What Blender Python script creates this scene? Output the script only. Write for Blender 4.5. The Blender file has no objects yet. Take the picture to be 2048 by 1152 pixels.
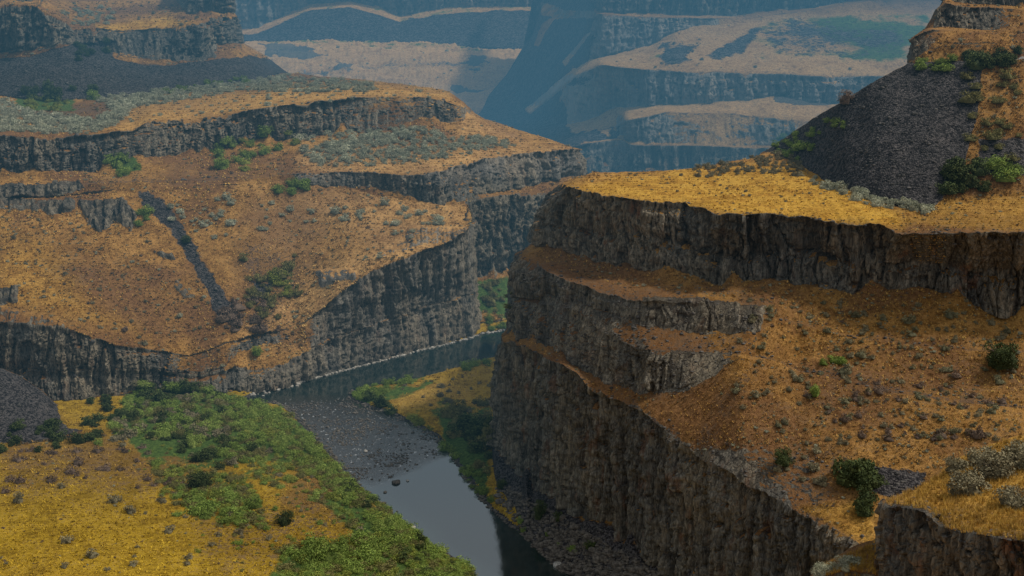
import bpy, math, random
import numpy as np
rng = np.random.default_rng(7); random.seed(7)
sc = bpy.context.scene
COL = sc.collection
# ------------------------------------------------------------------ camera geometry
H, TH, F = 130.0, math.radians(16), 2600.0
ct, st = math.cos(TH), math.sin(TH)
def unproj(u, v, Y):
    dv = 576 - v; ry = F*ct + dv*st; rz = -F*st + dv*ct
    return np.stack([(u-1024)/ry*Y, Y+0*u, H + rz/ry*Y], -1)
def y_of_z(v, z):
    dv = 576 - v; ry = F*ct + dv*st; rz = -F*st + dv*ct
    return (z-H)*ry/rz
def proj(P):
    x, y, z = P[..., 0], P[..., 1], P[..., 2]-H
    d = y*ct - z*st; up = y*st + z*ct
    return 1024 + F*x/d, 576 - F*up/d, d
# ------------------------------------------------------------------ noise
def _h(ix, iy, iz, seed):
    n = (ix.astype(np.int64)*374761393 + iy.astype(np.int64)*668265263 + iz.astype(np.int64)*2147483647 + seed*974711) & 0xffffffff
    n = ((n ^ (n >> 13))*1274126177) & 0xffffffff
    n = ((n ^ (n >> 16))*2246822519) & 0xffffffff
    return ((n ^ (n >> 15)) & 0xffffff)/float(0xffffff)
def vnoise(x, y, z, seed=0):
    x0, y0, z0 = np.floor(x), np.floor(y), np.floor(z)
    fx, fy, fz = x-x0, y-y0, z-z0
    fx, fy, fz = [f*f*(3-2*f) for f in (fx, fy, fz)]
    r = 0
    for i in (0, 1):
        for j in (0, 1):
            for k in (0, 1):
                r = r + _h(x0+i, y0+j, z0+k, seed)*(fx if i else 1-fx)*(fy if j else 1-fy)*(fz if k else 1-fz)
    return r*2-1
def fbm(x, y, z, o=4, seed=0, g=.5):
    r = 0; a = 1; s = 0
    for i in range(o):
        r = r + a*vnoise(x, y, z, seed+i*17); s += a; a *= g
        x, y, z = x*2.03+11.3, y*2.03+5.1, z*2.03+3.7
    return r/s
def gsm(a, s, axis):
    if s <= 0: return a
    k = np.exp(-.5*(np.arange(-int(3*s), int(3*s)+1)/s)**2); k /= k.sum()
    pad = [(0, 0)]*a.ndim; pad[axis] = (len(k)//2, len(k)//2)
    return np.apply_along_axis(lambda q: np.convolve(q, k, 'valid'), axis, np.pad(a, pad, 'edge'))
def columns(s, z, w, seed):
    """piecewise columns of mean width w: random value per column block and distance from its border"""
    q = s/w; i = np.floor(q)
    best = np.full(s.shape, 9.); sec = np.full(s.shape, 9.); idx = np.zeros(s.shape)
    for d in (-1, 0, 1):
        c = i+d; p = c+.5+.42*(_h(c, c*0, c*0, seed)*2-1); dd = np.abs(q-p)
        m = dd < best; sec = np.where(m, best, np.minimum(sec, dd)); idx = np.where(m, c, idx); best = np.where(m, dd, best)
    hh = w*(2.2+3.5*_h(idx, idx*0+3, idx*0, seed+1)); zz = np.floor(z/hh + _h(idx, idx*0, idx*0+5, seed)*9)
    return _h(idx, zz, idx*0, seed+2), _h(idx, idx*0, idx*0, seed+3), sec-best, idx
def blocks(s, z, w, asp, seed):
    """angular blocks taller than wide: value, tilt offset and distance to the joint"""
    x, y = s/w, z/(w*asp); i, j = np.floor(x), np.floor(y); o = x*0
    b1 = o+99.; b2 = o+99.; ci = o.copy(); cj = o.copy(); lx = o.copy(); ly = o.copy()
    for a in (-1, 0, 1):
        for b in (-1, 0, 1):
            ii, jj = i+a, j+b; px = ii+.1+.8*_h(ii, jj, o, seed); py = jj+.1+.8*_h(ii, jj, o+1, seed)
            dx, dy = x-px, y-py; d = np.abs(dx)*1.25+np.abs(dy)*.85+.0*dx
            m = d < b1; b2 = np.where(m, b1, np.minimum(b2, d)); b1 = np.where(m, d, b1)
            ci = np.where(m, ii, ci); cj = np.where(m, jj, cj); lx = np.where(m, dx, lx); ly = np.where(m, dy, ly)
    h = _h(ci, cj, o+2, seed); tilt = (_h(ci, cj, o+3, seed)-.5)*lx*1.5 + (_h(ci, cj, o+4, seed)-.5)*ly*1.1
    return h, tilt, b2-b1
# ------------------------------------------------------------------ materials
class NT:
    def __init__(s, name):
        s.m = bpy.data.materials.new(name); s.m.use_nodes = True; s.t = s.m.node_tree; s.t.nodes.clear()
        s.out = s.n('ShaderNodeOutputMaterial')
    def n(s, k, **kw):
        x = s.t.nodes.new(k)
        for a, b in kw.items(): setattr(x, a, b)
        return x
    def L(s, a, b): s.t.links.new(a, b)
    def put(s, sock, v):
        if hasattr(v, 'is_output'): s.L(v, sock)
        elif isinstance(v, (tuple, list)) and len(v) == 3 and sock.type == 'RGBA': sock.default_value = (*v, 1)
        else: sock.default_value = v
    def mix(s, f, a, b, mode='MIX'):
        x = s.n('ShaderNodeMix', data_type='RGBA', blend_type=mode); x.clamp_factor = True
        s.put(x.inputs[0], f); s.put(x.inputs[6], a); s.put(x.inputs[7], b); return x.outputs[2]
    def math(s, op, a, b=0., c=0., clamp=False):
        x = s.n('ShaderNodeMath', operation=op, use_clamp=clamp); s.put(x.inputs[0], a); s.put(x.inputs[1], b); s.put(x.inputs[2], c); return x.outputs[0]
    def coord(s, scale=(1, 1, 1)):
        t = s.n('ShaderNodeTexCoord'); m = s.n('ShaderNodeMapping'); s.L(t.outputs['Object'], m.inputs[0]); m.inputs['Scale'].default_value = scale; return m.outputs[0]
    def noise(s, scale, detail=4., rough=.6, vec=None, dist=0.):
        x = s.n('ShaderNodeTexNoise'); x.inputs['Scale'].default_value = scale; x.inputs['Detail'].default_value = detail
        x.inputs['Roughness'].default_value = rough; x.inputs['Distortion'].default_value = dist
        s.L(vec if vec is not None else s.coord(), x.inputs['Vector']); return x.outputs[0]
    def vor(s, scale, vec=None, feature='F1', out=0):
        x = s.n('ShaderNodeTexVoronoi', feature=feature); x.inputs['Scale'].default_value = scale
        s.L(vec if vec is not None else s.coord(), x.inputs['Vector']); return x.outputs[out]
    def ramp(s, f, lo, hi):
        x = s.n('ShaderNodeMapRange', interpolation_type='SMOOTHSTEP'); s.put(x.inputs[0], f); x.inputs[1].default_value = lo; x.inputs[2].default_value = hi; return x.outputs[0]
    def attr(s, name):
        x = s.n('ShaderNodeAttribute', attribute_name=name); y = s.n('ShaderNodeSeparateColor'); s.L(x.outputs['Color'], y.inputs[0]); return y.outputs[0], y.outputs[1], y.outputs[2], x.outputs['Alpha']
    def bsdf(s, col, rough=.9, bump=None, strength=1., dist=.1, spec=.2):
        b = s.n('ShaderNodeBsdfPrincipled'); s.put(b.inputs['Base Color'], col); s.put(b.inputs['Roughness'], rough); b.inputs['Specular IOR Level'].default_value = spec
        if bump is not None:
            u = s.n('ShaderNodeBump'); u.inputs['Strength'].default_value = strength; u.inputs['Distance'].default_value = dist; s.L(bump, u.inputs['Height']); s.L(u.outputs[0], b.inputs['Normal'])
        s.L(b.outputs[0], s.out.inputs['Surface']); return b

def terrain_mat(name, k=1.0, ya=(.36, .20, .030), yb=(.58, .36, .060), ga=(.215, .116, .034), gb=(.43, .248, .076)):
    """dry grass, basalt, scree and green cover mixed by the masks stored on the ground and by slope"""
    M = NT(name)
    rock, scree, green, cell = M.attr('ma')
    yel, pale, brush, rust = M.attr('mb')
    geo = M.n('ShaderNodeNewGeometry'); sx = M.n('ShaderNodeSeparateXYZ'); M.L(geo.outputs['Normal'], sx.inputs[0]); nz = sx.outputs[2]
    n_big = M.noise(.035*k, 3, .6); n_mid = M.noise(.22*k, 5, .65); n_fin = M.noise(1.25*k, 6, .72); n_tuft = M.noise(4.5*k, 3, .7, vec=M.coord((1, 1, 2)))
    # grass
    g = M.mix(M.ramp(n_mid, .35, .65), ga, gb)
    g = M.mix(M.math('MULTIPLY', M.ramp(n_big, .42, .58), .85), g, (.165, .088, .042))
    gy = M.mix(M.ramp(n_mid, .35, .65), ya, yb)
    g = M.mix(yel, g, gy)
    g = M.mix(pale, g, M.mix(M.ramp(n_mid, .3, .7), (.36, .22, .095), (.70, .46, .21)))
    g = M.mix(1., g, M.mix(M.ramp(n_fin, .30, .66), (.52, .47, .45), (1.22, 1.2, 1.15)), 'MULTIPLY')
    g = M.mix(1., g, M.mix(M.ramp(n_tuft, .3, .68), (.62, .58, .55), (1.18, 1.16, 1.12)), 'MULTIPLY')
    # purple-brown low brush scattered in the grass
    bf = M.math('MULTIPLY', M.ramp(M.math('ADD', n_fin, M.math('ADD', M.math('MULTIPLY', brush, .10), M.math('MULTIPLY', M.math('SUBTRACT', n_mid, .5), .5))), .55, .68), M.math('ADD', M.math('MULTIPLY', brush, .45), .40), clamp=True)
    g = M.mix(bf, g, M.mix(n_mid, (.065, .043, .030), (.14, .088, .055)))
    # green cover
    gr = M.mix(M.ramp(n_fin, .3, .7), (.020, .045, .012), (.085, .135, .030))
    gm = M.ramp(M.math('ADD', green, M.math('MULTIPLY', M.math('SUBTRACT', n_mid, .5), 1.3)), .35, .65)
    gm = M.math('MULTIPLY', gm, M.ramp(green, .02, .15))
    g = M.mix(gm, g, gr)
    up = M.ramp(nz, .74, .92)                       # flat tops on the cliffs carry grass
    # rock
    vs = M.coord((1, 1, .16)); n_str = M.noise(1.1*k, 6, .7, vec=vs, dist=.4)
    r = M.mix(M.ramp(n_str, .32, .68), (.078, .075, .067), (.180, .172, .152))
    r = M.mix(M.ramp(cell, .05, .85), M.mix(1., r, (.50, .50, .52), 'MULTIPLY'), M.mix(1., r, (1.28, 1.24, 1.18), 'MULTIPLY'))
    n_fl = M.noise(3.0*k, 3, .6, vec=M.coord((1, 1, .10)))
    r = M.mix(1., r, M.mix(M.ramp(n_fl, .32, .66), (.62, .62, .62), (1.22, 1.2, 1.16)), 'MULTIPLY')
    r = M.mix(M.math('MULTIPLY', M.ramp(M.noise(.55*k, 4, .65, vec=M.coord((1, 1, .05))), .54, .68), .55), r, (.23, .195, .145))
    n_st = M.noise(.30*k, 4, .6, vec=M.coord((1, 1, .35)))
    r = M.mix(M.math('MULTIPLY', M.ramp(n_st, .56, .68), M.math('ADD', .22, M.math('MULTIPLY', rust, .65))), r, (.17, .082, .045))
    n_li = M.noise(.8*k, 5, .7)
    r = M.mix(M.math('MULTIPLY', M.ramp(n_li, .60, .74), .5), r, (.21, .17, .08))
    cr = M.vor(.75*k, vec=M.coord((1, 1, .38)), feature='DISTANCE_TO_EDGE')
    n_blk = M.noise(2.6*k, 4, .75)
    r = M.mix(M.math('MULTIPLY', M.ramp(n_blk, .46, .30), .5), r, (.022, .020, .019))
    r = M.mix(M.math('MULTIPLY', M.ramp(cr, .07, .0), .35), r, (.012, .011, .011))
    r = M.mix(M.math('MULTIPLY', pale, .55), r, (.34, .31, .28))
    r = M.mix(M.math('MULTIPLY', up, .62), r, (.030, .027, .024))
    r = M.mix(1., r, M.mix(M.ramp(M.noise(.07*k, 3, .6, vec=M.coord((1, 1, .5))), .38, .62), (.76, .78, .82), (1.10, 1.03, .94)), 'MULTIPLY')
    # scree
    ve = M.n('ShaderNodeTexVoronoi', feature='F1'); ve.inputs['Scale'].default_value = 2.6*k; M.L(M.coord(), ve.inputs['Vector'])
    sp = M.n('ShaderNodeSeparateColor'); M.L(ve.outputs['Color'], sp.inputs[0])
    s = M.mix(M.ramp(sp.outputs[0], .1, 1.), (.014, .014, .016), (.078, .074, .074))
    s = M.mix(M.ramp(n_mid, .3, .7), M.mix(1., s, (.75, .75, .78), 'MULTIPLY'), M.mix(1., s, (1.15, 1.1, 1.1), 'MULTIPLY'))
    # blend
    e = M.math('MULTIPLY', M.math('SUBTRACT', n_fin, .5), 1.1)
    e2 = M.math('MULTIPLY', M.math('SUBTRACT', n_mid, .5), .9)
    rk = M.math('ADD', M.math('ADD', rock, e), e2)
    rk = M.math('SUBTRACT', rk, M.math('MULTIPLY', up, .75))
    steep = M.ramp(nz, .66, .46)                    # steep bits of a slope show stone
    rk = M.math('ADD', rk, M.math('MULTIPLY', steep, .55))
    rk = M.ramp(rk, .38, .56)
    c = M.mix(rk, g, r)
    sk = M.ramp(M.math('ADD', scree, M.math('ADD', e, e2)), .40, .60)
    c = M.mix(sk, c, s)
    hgt = M.mix(rk, n_tuft, M.math('ADD', M.math('MULTIPLY', n_str, .6), M.math('ADD', M.math('MULTIPLY', M.ramp(cr, 0, .12), .5), n_blk)))
    hgt = M.mix(sk, hgt, M.math('SUBTRACT', 1., ve.outputs['Distance']))
    M.bsdf(c, .95, hgt, .85, .35/k, .12)
    return M.m
MT = terrain_mat('canyon ground'); MF = terrain_mat('distant canyon ground', .35)
MM = terrain_mat('meadow ground', 1., (.25, .170, .010), (.52, .370, .022), (.15, .088, .02), (.33, .20, .045))

def leaf_mat(name, a, b, dark=.48):
    M = NT(name); oi = M.n('ShaderNodeObjectInfo'); tc = M.coord()
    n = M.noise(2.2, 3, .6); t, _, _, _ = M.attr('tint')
    c = M.mix(M.ramp(n, .3, .7), a, b)
    f = M.math('ADD', M.math('MULTIPLY', oi.outputs['Random'], .45), .78)
    cc = M.n('ShaderNodeCombineColor'); [M.L(f, cc.inputs[i]) for i in range(3)]
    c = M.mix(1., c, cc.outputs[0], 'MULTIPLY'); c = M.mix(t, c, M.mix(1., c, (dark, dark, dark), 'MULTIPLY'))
    b_ = M.bsdf(c, .85, spec=.15); return M.m
SAGE = leaf_mat('sage leaves', (.27, .28, .19), (.50, .50, .37))
SAGE2 = leaf_mat('dull sage leaves', (.17, .15, .09), (.31, .27, .165))
GRN = leaf_mat('shrub leaves', (.10, .16, .03), (.26, .34, .07))
YGR = leaf_mat('yellow green leaves', (.15, .19, .03), (.28, .29, .06))
DGR = leaf_mat('dark leaves', (.030, .050, .018), (.085, .105, .032))
WIL = leaf_mat('willow leaves', (.17, .25, .05), (.38, .45, .12))
BRN = leaf_mat('dry brush twigs', (.11, .078, .062), (.24, .17, .125))
SAG3 = leaf_mat('olive grey sage leaves', (.12, .115, .065), (.25, .235, .135))
OLI = leaf_mat('olive brush leaves', (.12, .115, .04), (.24, .22, .08))
def plain(name, a, b, sc_=3., rough=.9):
    M = NT(name); n = M.noise(sc_, 5, .65); M.bsdf(M.mix(M.ramp(n, .3, .7), a, b), rough, n, .6, .1); return M.m
STONE = plain('river stone', (.035, .031, .027), (.15, .13, .11), 1.6)
PSTONE = plain('pale shore stone', (.14, .13, .115), (.46, .43, .39), 1.6)
BAS = plain('basalt block', (.018, .017, .017), (.115, .108, .102), .9)
TWIG = plain('grey bark', (.06, .05, .042), (.16, .13, .105), 6.)
STRAW = plain('straw grass blades', (.20, .115, .025), (.56, .35, .07), .9)

# ------------------------------------------------------------------ mesh helpers
def mkmesh(name, V, Fq, mats, attrs=None, smooth=False, midx=None):
    me = bpy.data.meshes.new(name); V = np.asarray(V, np.float32); Fq = np.asarray(Fq, np.int32); k = Fq.shape[1]
    me.vertices.add(len(V)); me.vertices.foreach_set('co', V.ravel())
    me.loops.add(Fq.size); me.loops.foreach_set('vertex_index', Fq.ravel())
    me.polygons.add(len(Fq)); me.polygons.foreach_set('loop_start', np.arange(0, Fq.size, k, dtype=np.int32))
    me.polygons.foreach_set('loop_total', np.full(len(Fq), k, np.int32))
    if smooth: me.polygons.foreach_set('use_smooth', np.ones(len(Fq), bool))
    if midx is not None: me.polygons.foreach_set('material_index', np.asarray(midx, np.int32))
    for m in mats: me.materials.append(m)
    for n, a in (attrs or {}).items():
        at = me.attributes.new(n, 'FLOAT_COLOR', 'POINT'); at.data.foreach_set('color', np.asarray(a, np.float32).ravel())
    me.update(calc_edges=True); return me
def obj(name, me, parent=None, **props):
    o = bpy.data.objects.new(name, me); COL.objects.link(o)
    if parent: o.parent = parent
    for k, v in props.items(): o[k] = v
    return o
def sdpoly(px, py, poly):
    poly = np.asarray(poly, float); d = np.full(px.shape, 1e9); ins = np.zeros(px.shape, bool); n = len(poly)
    for i in range(n):
        x0, y0 = poly[i]; x1, y1 = poly[(i+1) % n]; ex, ey = x1-x0, y1-y0
        t = np.clip(((px-x0)*ex+(py-y0)*ey)/(ex*ex+ey*ey+1e-9), 0, 1)
        d = np.minimum(d, np.hypot(px-x0-t*ex, py-y0-t*ey))
        c = ((y0 > py) != (y1 > py)) & (px < (x1-x0)*(py-y0)/((y1-y0) if y1 != y0 else 1e-9)+x0); ins ^= c
    return np.where(ins, -d, d)
# ------------------------------------------------------------------ ground cover masks (outlines of patches on the slopes)
CH = dict(rock=0, scree=1, green=2, yel=4, pale=5, brush=6, rust=7)
PAINT = [
 # left bank slope
 ('slope_left', 'scree', [(281,385),(304,392),(350,440),(377,464),(392,500),(426,545),(447,590),(460,618),(441,623),(428,600),(401,548),(363,497),(346,462),(310,443),(290,410)], 15, 1.25), ('slope_left', 'scree', [(425,590),(462,600),(478,640),(430,640)], 15, .8),
 ('slope_left', 'rock', [(160,402),(205,400),(245,398),(275,430),(262,462),(232,440),(205,462),(178,448)], 5, 1),
 ('slope_left', 'rock', [(85,408),(150,402),(140,418),(95,430)], 4, .8),
 ('slope_left', 'rock', [(0,575),(38,572),(36,602),(0,612)], 4, .8), ('slope_left', 'rock', [(0,615),(60,625),(150,650),(120,665),(0,655)], 8, .55),
 ('slope_left', 'rock', [(355,560),(390,590),(372,598),(350,575)], 4, .6), ('slope_left', 'rock', [(310,500),(345,503),(350,515),(325,512)], 4, .6),
 ('slope_left', 'rock', [(630,545),(700,540),(720,560),(640,572)], 6, .55), ('slope_left', 'rock', [(830,455),(935,455),(935,485),(850,490),(760,520),(790,485)], 8, .6),
 ('slope_left', 'brush', [(40,455),(180,470),(260,530),(120,600),(60,520)], 25, .6), ('slope_left', 'brush', [(480,380),(760,420),(740,500),(560,640),(470,560)], 40, .55),
 ('slope_left', 'brush', [(440,600),(560,600),(540,665),(450,660)], 15, .9), ('slope_left', 'brush', [(470,470),(590,520),(600,590),(520,620),(460,520)], 20, .8),
 ('slope_left', 'green', [(520,540),(585,540),(590,590),(540,600)], 12, .5), ('slope_left', 'scree', [(505,560),(545,565),(540,590),(508,590)], 6, .8),
 ('slope_left', 'yel', [(0,440),(90,480),(180,600),(300,680),(160,650),(0,600)], 30, .4),
 ('slope_left', 'pale', [(480,350),(950,350),(950,800),(480,800)], 60, .25),
 ('slope_left', 'pale', [(620,560),(740,500),(900,450),(920,470),(740,540),(600,650),(480,670),(560,600)], 25, .5), ('slope_left', 'pale', [(600,400),(900,410),(920,440),(700,460)], 30, .35),
 ('slope_left', 'brush', [(480,690),(590,688),(585,712),(500,715)], 8, .6),
 # upper left terraces
 ('bench_left', 'rock', [(-200,372),(60,372),(160,364),(166,376),(90,396),(40,405),(-200,405)], 5, 1.), ('slope_left', 'rock', [(-200,398),(80,396),(150,400),(150,416),(90,420),(-200,408)], 6, .7),
 ('bench_left', 'brush', [(0,200),(230,200),(560,150),(760,160),(760,182),(560,188),(230,240),(0,265)], 14, .8), ('bench_left', 'brush', [(600,300),(760,262),(900,270),(1040,290),(820,325),(640,335)], 14, .7),
 ('bench_left', 'brush', [(130,345),(270,330),(560,300),(560,365),(200,400)], 20, .6), ('bench_left', 'green', [(210,310),(260,300),(290,345),(230,350)], 8, .8),
 ('bench_left', 'pale', [(600,290),(1160,300),(1160,350),(880,360),(600,350)], 20, .55), ('bench_left', 'pale', [(925,215),(1050,285),(900,270)], 15, .5),
 ('bench_left', 'yel', [(230,200),(560,175),(900,175),(900,200),(560,215),(240,255)], 18, .45), ('bench_left', 'pale', [(230,200),(560,175),(900,175),(900,200),(560,215),(240,255)], 18, .35),
 ('bench_left', 'green', [(20,190),(150,195),(145,225),(40,222)], 8, .7), ('bench_left', 'brush', [(40,215),(220,205),(200,240),(60,240)], 12, .7),
 ('bench_left', 'brush', [(560,330),(650,340),(640,365),(560,362)], 8, .7), ('bench_left', 'green', [(940,560),(1060,560),(1040,610),(950,600)], 12, .8), ('bench_left', 'green', [(955,590),(1030,600),(1020,640),(950,625)], 12, .7),
 # upper left butte
 ('talus_left', 'scree', [(-200,122),(60,118),(120,95),(200,88),(225,115),(300,138),(345,130),(420,122),(490,112),(540,118),(590,152),(520,172),(300,205),(-200,215)], 5, 1.4),
 ('talus_left', 'scree', [(140,90),(205,85),(215,130),(140,125)], 6, 1.3),
 ('talus_left', 'rock', [(195,62),(400,58),(432,85),(432,118),(400,128),(340,120),(250,108),(200,100)], 8, .75),
 ('talus_left', 'scree', [(200,100),(228,100),(222,150),(232,190),(205,190)], 6, .8), ('talus_left', 'scree', [(240,118),(300,122),(345,132),(430,128),(430,150),(240,150)], 8, .7),
 ('talus_left', 'yel', [(190,50),(340,35),(390,45),(300,60),(200,60)], 6, .8), ('talus_left', 'brush', [(100,15),(230,12),(220,55),(140,55)], 12, .5),
 # right side
 ('wall_right', 'yel', [(1130,372),(1350,335),(1620,330),(1780,410),(2100,380),(2100,475),(1500,440),(1200,392)], 14, 1.0),
 ('wall_right', 'yel', [(1780,410),(2100,390),(2100,480),(1820,475)], 14, -.55), ('wall_right', 'brush', [(1780,440),(2060,430),(2060,470),(1800,470)], 14, .5),
 ('wall_right', 'scree', [(1530,300),(1600,250),(1815,128),(1965,125),(1950,250),(1930,330),(1880,400),(1850,420),(1760,405),(1650,360),(1600,330)], 6, 1.5),
 ('wall_right', 'scree', [(1960,280),(2100,280),(2100,350),(1960,350)], 12, .8),
 ('wall_right', 'brush', [(1900,130),(2100,120),(2100,390),(1900,390)], 20, .6), ('wall_right', 'green', [(1600,310),(1720,330),(1700,345),(1610,335)], 6, .5), ('wall_right', 'green', [(1940,100),(2020,90),(2040,125),(1960,140)], 8, .5),
 ('wall_right', 'rock', [(1290,600),(1400,598),(1530,615),(1520,660),(1400,662),(1290,640)], 8, .6), ('wall_right', 'rock', [(1300,695),(1480,705),(1430,745),(1370,775),(1290,782),(1200,765),(1190,700)], 6, .5),
 ('wall_right', 'brush', [(1390,890),(1440,790),(1500,715),(1540,722),(1470,810),(1420,900)], 14, .9), ('wall_right', 'brush', [(1040,495),(1260,560),(1540,570),(1560,640),(1480,720),(1380,790),(1280,800),(1040,690)], 20, .75), ('wall_right', 'rock', [(1040,500),(1260,570),(1540,600),(1540,660),(1480,700),(1280,700),(1040,600)], 24, .22),
 ('wall_right', 'rock', [(1420,905),(1530,890),(1680,930),(1650,1000),(1560,1000),(1480,960)], 14, .5), ('wall_right', 'brush', [(1400,860),(1700,900),(1660,1020),(1450,940)], 25, .8),
 ('wall_right', 'scree', [(1735,930),(1850,940),(1855,975),(1790,1000),(1740,985)], 14, .9),
 ('wall_right', 'brush', [(1500,740),(2100,700),(2100,900),(1650,930),(1500,830)], 40, .55), ('wall_right', 'rust', [(1140,400),(1300,420),(1290,560),(1150,500)], 20, .9),
 ('wall_right', 'rust', [(1780,480),(2050,500),(2050,640),(1900,610),(1790,560)], 20, .6), ('wall_right', 'yel', [(1600,1010),(1740,1000),(1750,1090),(1680,1060)], 12, .5),
 ('wall_right', 'rust', [(1000,700),(1200,760),(1400,900),(1700,1100),(1700,1152),(1200,1152),(1000,900)], 20, .5),
 ('ledge_near', 'brush', [(1560,1100),(1800,1050),(1800,1200),(1560,1200)], 20, .8),
 ('outcrop_near', 'rust', [(1700,950),(2240,950),(2240,1400),(1700,1400)], 20, .8), ('outcrop_near', 'brush', [(1740,980),(1860,985),(1960,1010),(2240,1040),(2240,1110),(1740,1100)], 22, .9), ('outcrop_near', 'rock', [(1745,990),(1850,990),(1900,1035),(1960,1040),(2060,1060),(2060,1110),(1745,1100)], 16, .5),
 ('outcrop_near', 'yel', [(1760,1000),(1850,960),(1950,890),(2100,850),(2100,1100),(1900,1060),(1780,1010)], 10, .6),
 # distance
 ('mesa_right', 'scree', [(880,320),(880,240),(940,150),(1000,60),(1030,-80),(1195,-80),(1190,118),(1150,150),(1130,200),(1150,260),(1240,250),(1235,280),(1140,296),(1000,310),(940,300)], 6, .74),
 ('mesa_right', 'scree', [(1156,146),(1100,196),(1060,226),(1054,220),(1095,184),(1148,138)], 3, -3.), ('mesa_right', 'pale', [(1156,146),(1060,226),(1050,218),(1148,135)], 3, 1.),
 ('mesa_right', 'scree', [(1072,4),(1100,12),(1130,22),(1190,24),(1188,34),(1110,34),(1085,28)], 3, -2.2), ('mesa_right', 'scree', [(1110,34),(1090,62),(1078,90),(1070,88),(1084,50)], 3, -1.6), ('mesa_right', 'scree', [(1185,60),(1150,105),(1130,130),(1126,124),(1160,85)], 3, -1.2), ('mesa_right', 'scree', [(1130,175),(1190,180),(1240,230),(1215,262),(1180,225),(1130,205)], 10, -1.8),
 ('mesa_right', 'scree', [(1330,85),(1400,85),(1380,130),(1320,140)], 16, .8), ('mesa_right', 'scree', [(1500,60),(1600,35),(1800,45),(1820,110),(1740,120),(1600,115),(1540,110)], 30, .55),
 ('mesa_right', 'green', [(1480,40),(1700,30),(1830,60),(1760,140),(1500,110)], 24, .42), ('mesa_right', 'rock', [(1540,175),(1600,165),(1720,180),(1700,210),(1600,215),(1530,205)], 10, .5),
 ('mesa_right', 'brush', [(1100,-20),(2240,-20),(2240,300),(1100,300)], 20, .55),
 ('mesa_right', 'scree', [(1420,120),(1470,80),(1520,60),(1500,95),(1450,130)], 12, .8), ('mesa_right', 'green', [(1230,128),(1330,100),(1330,125),(1240,138)], 12, .5),
 ('mesa_right', 'green', [(1620,40),(1860,10),(1880,130),(1780,135)], 26, .5), ('mesa_right', 'rock', [(1555,170),(1620,168),(1700,190),(1640,215),(1560,205)], 14, .8),
 ('mesa_right', 'scree', [(1130,200),(1150,150),(1180,150),(1175,200)], 10, .7),
 ('wall_far', 'green', [(560,10),(1300,-10),(1300,50),(600,60)], 14, .4),
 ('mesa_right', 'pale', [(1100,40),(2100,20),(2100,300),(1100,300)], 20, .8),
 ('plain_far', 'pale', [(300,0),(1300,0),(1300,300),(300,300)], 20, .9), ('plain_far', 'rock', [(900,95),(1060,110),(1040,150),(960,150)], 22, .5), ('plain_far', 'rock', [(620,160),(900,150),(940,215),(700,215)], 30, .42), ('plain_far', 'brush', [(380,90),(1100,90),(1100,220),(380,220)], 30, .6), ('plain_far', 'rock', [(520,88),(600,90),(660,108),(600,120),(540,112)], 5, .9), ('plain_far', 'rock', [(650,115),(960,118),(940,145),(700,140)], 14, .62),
 ('plain_far', 'rock', [(590,138),(700,128),(720,150),(600,160)], 10, .6), ('plain_far', 'green', [(500,76),(1000,84),(980,100),(520,90)], 5, .45), ('plain_far', 'rock', [(900,168),(975,172),(960,185),(905,182)], 4, .9),
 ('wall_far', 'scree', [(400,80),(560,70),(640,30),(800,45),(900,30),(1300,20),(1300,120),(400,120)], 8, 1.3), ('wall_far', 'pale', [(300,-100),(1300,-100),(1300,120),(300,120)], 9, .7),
]
ALLV = []; ALLM = []
def curve(pts, t):
    T = []; U = []; V = []; Y = []
    for p in pts:
        tt, v, s = p[0], p[1], p[2]; u = p[3] if len(p) > 3 else tt
        if isinstance(s, str): s = y_of_z(v, float(s[1:]))
        T.append(tt); U.append(u); V.append(v); Y.append(s)
    return np.interp(t, T, U), np.interp(t, T, V), np.interp(t, T, Y)
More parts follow.
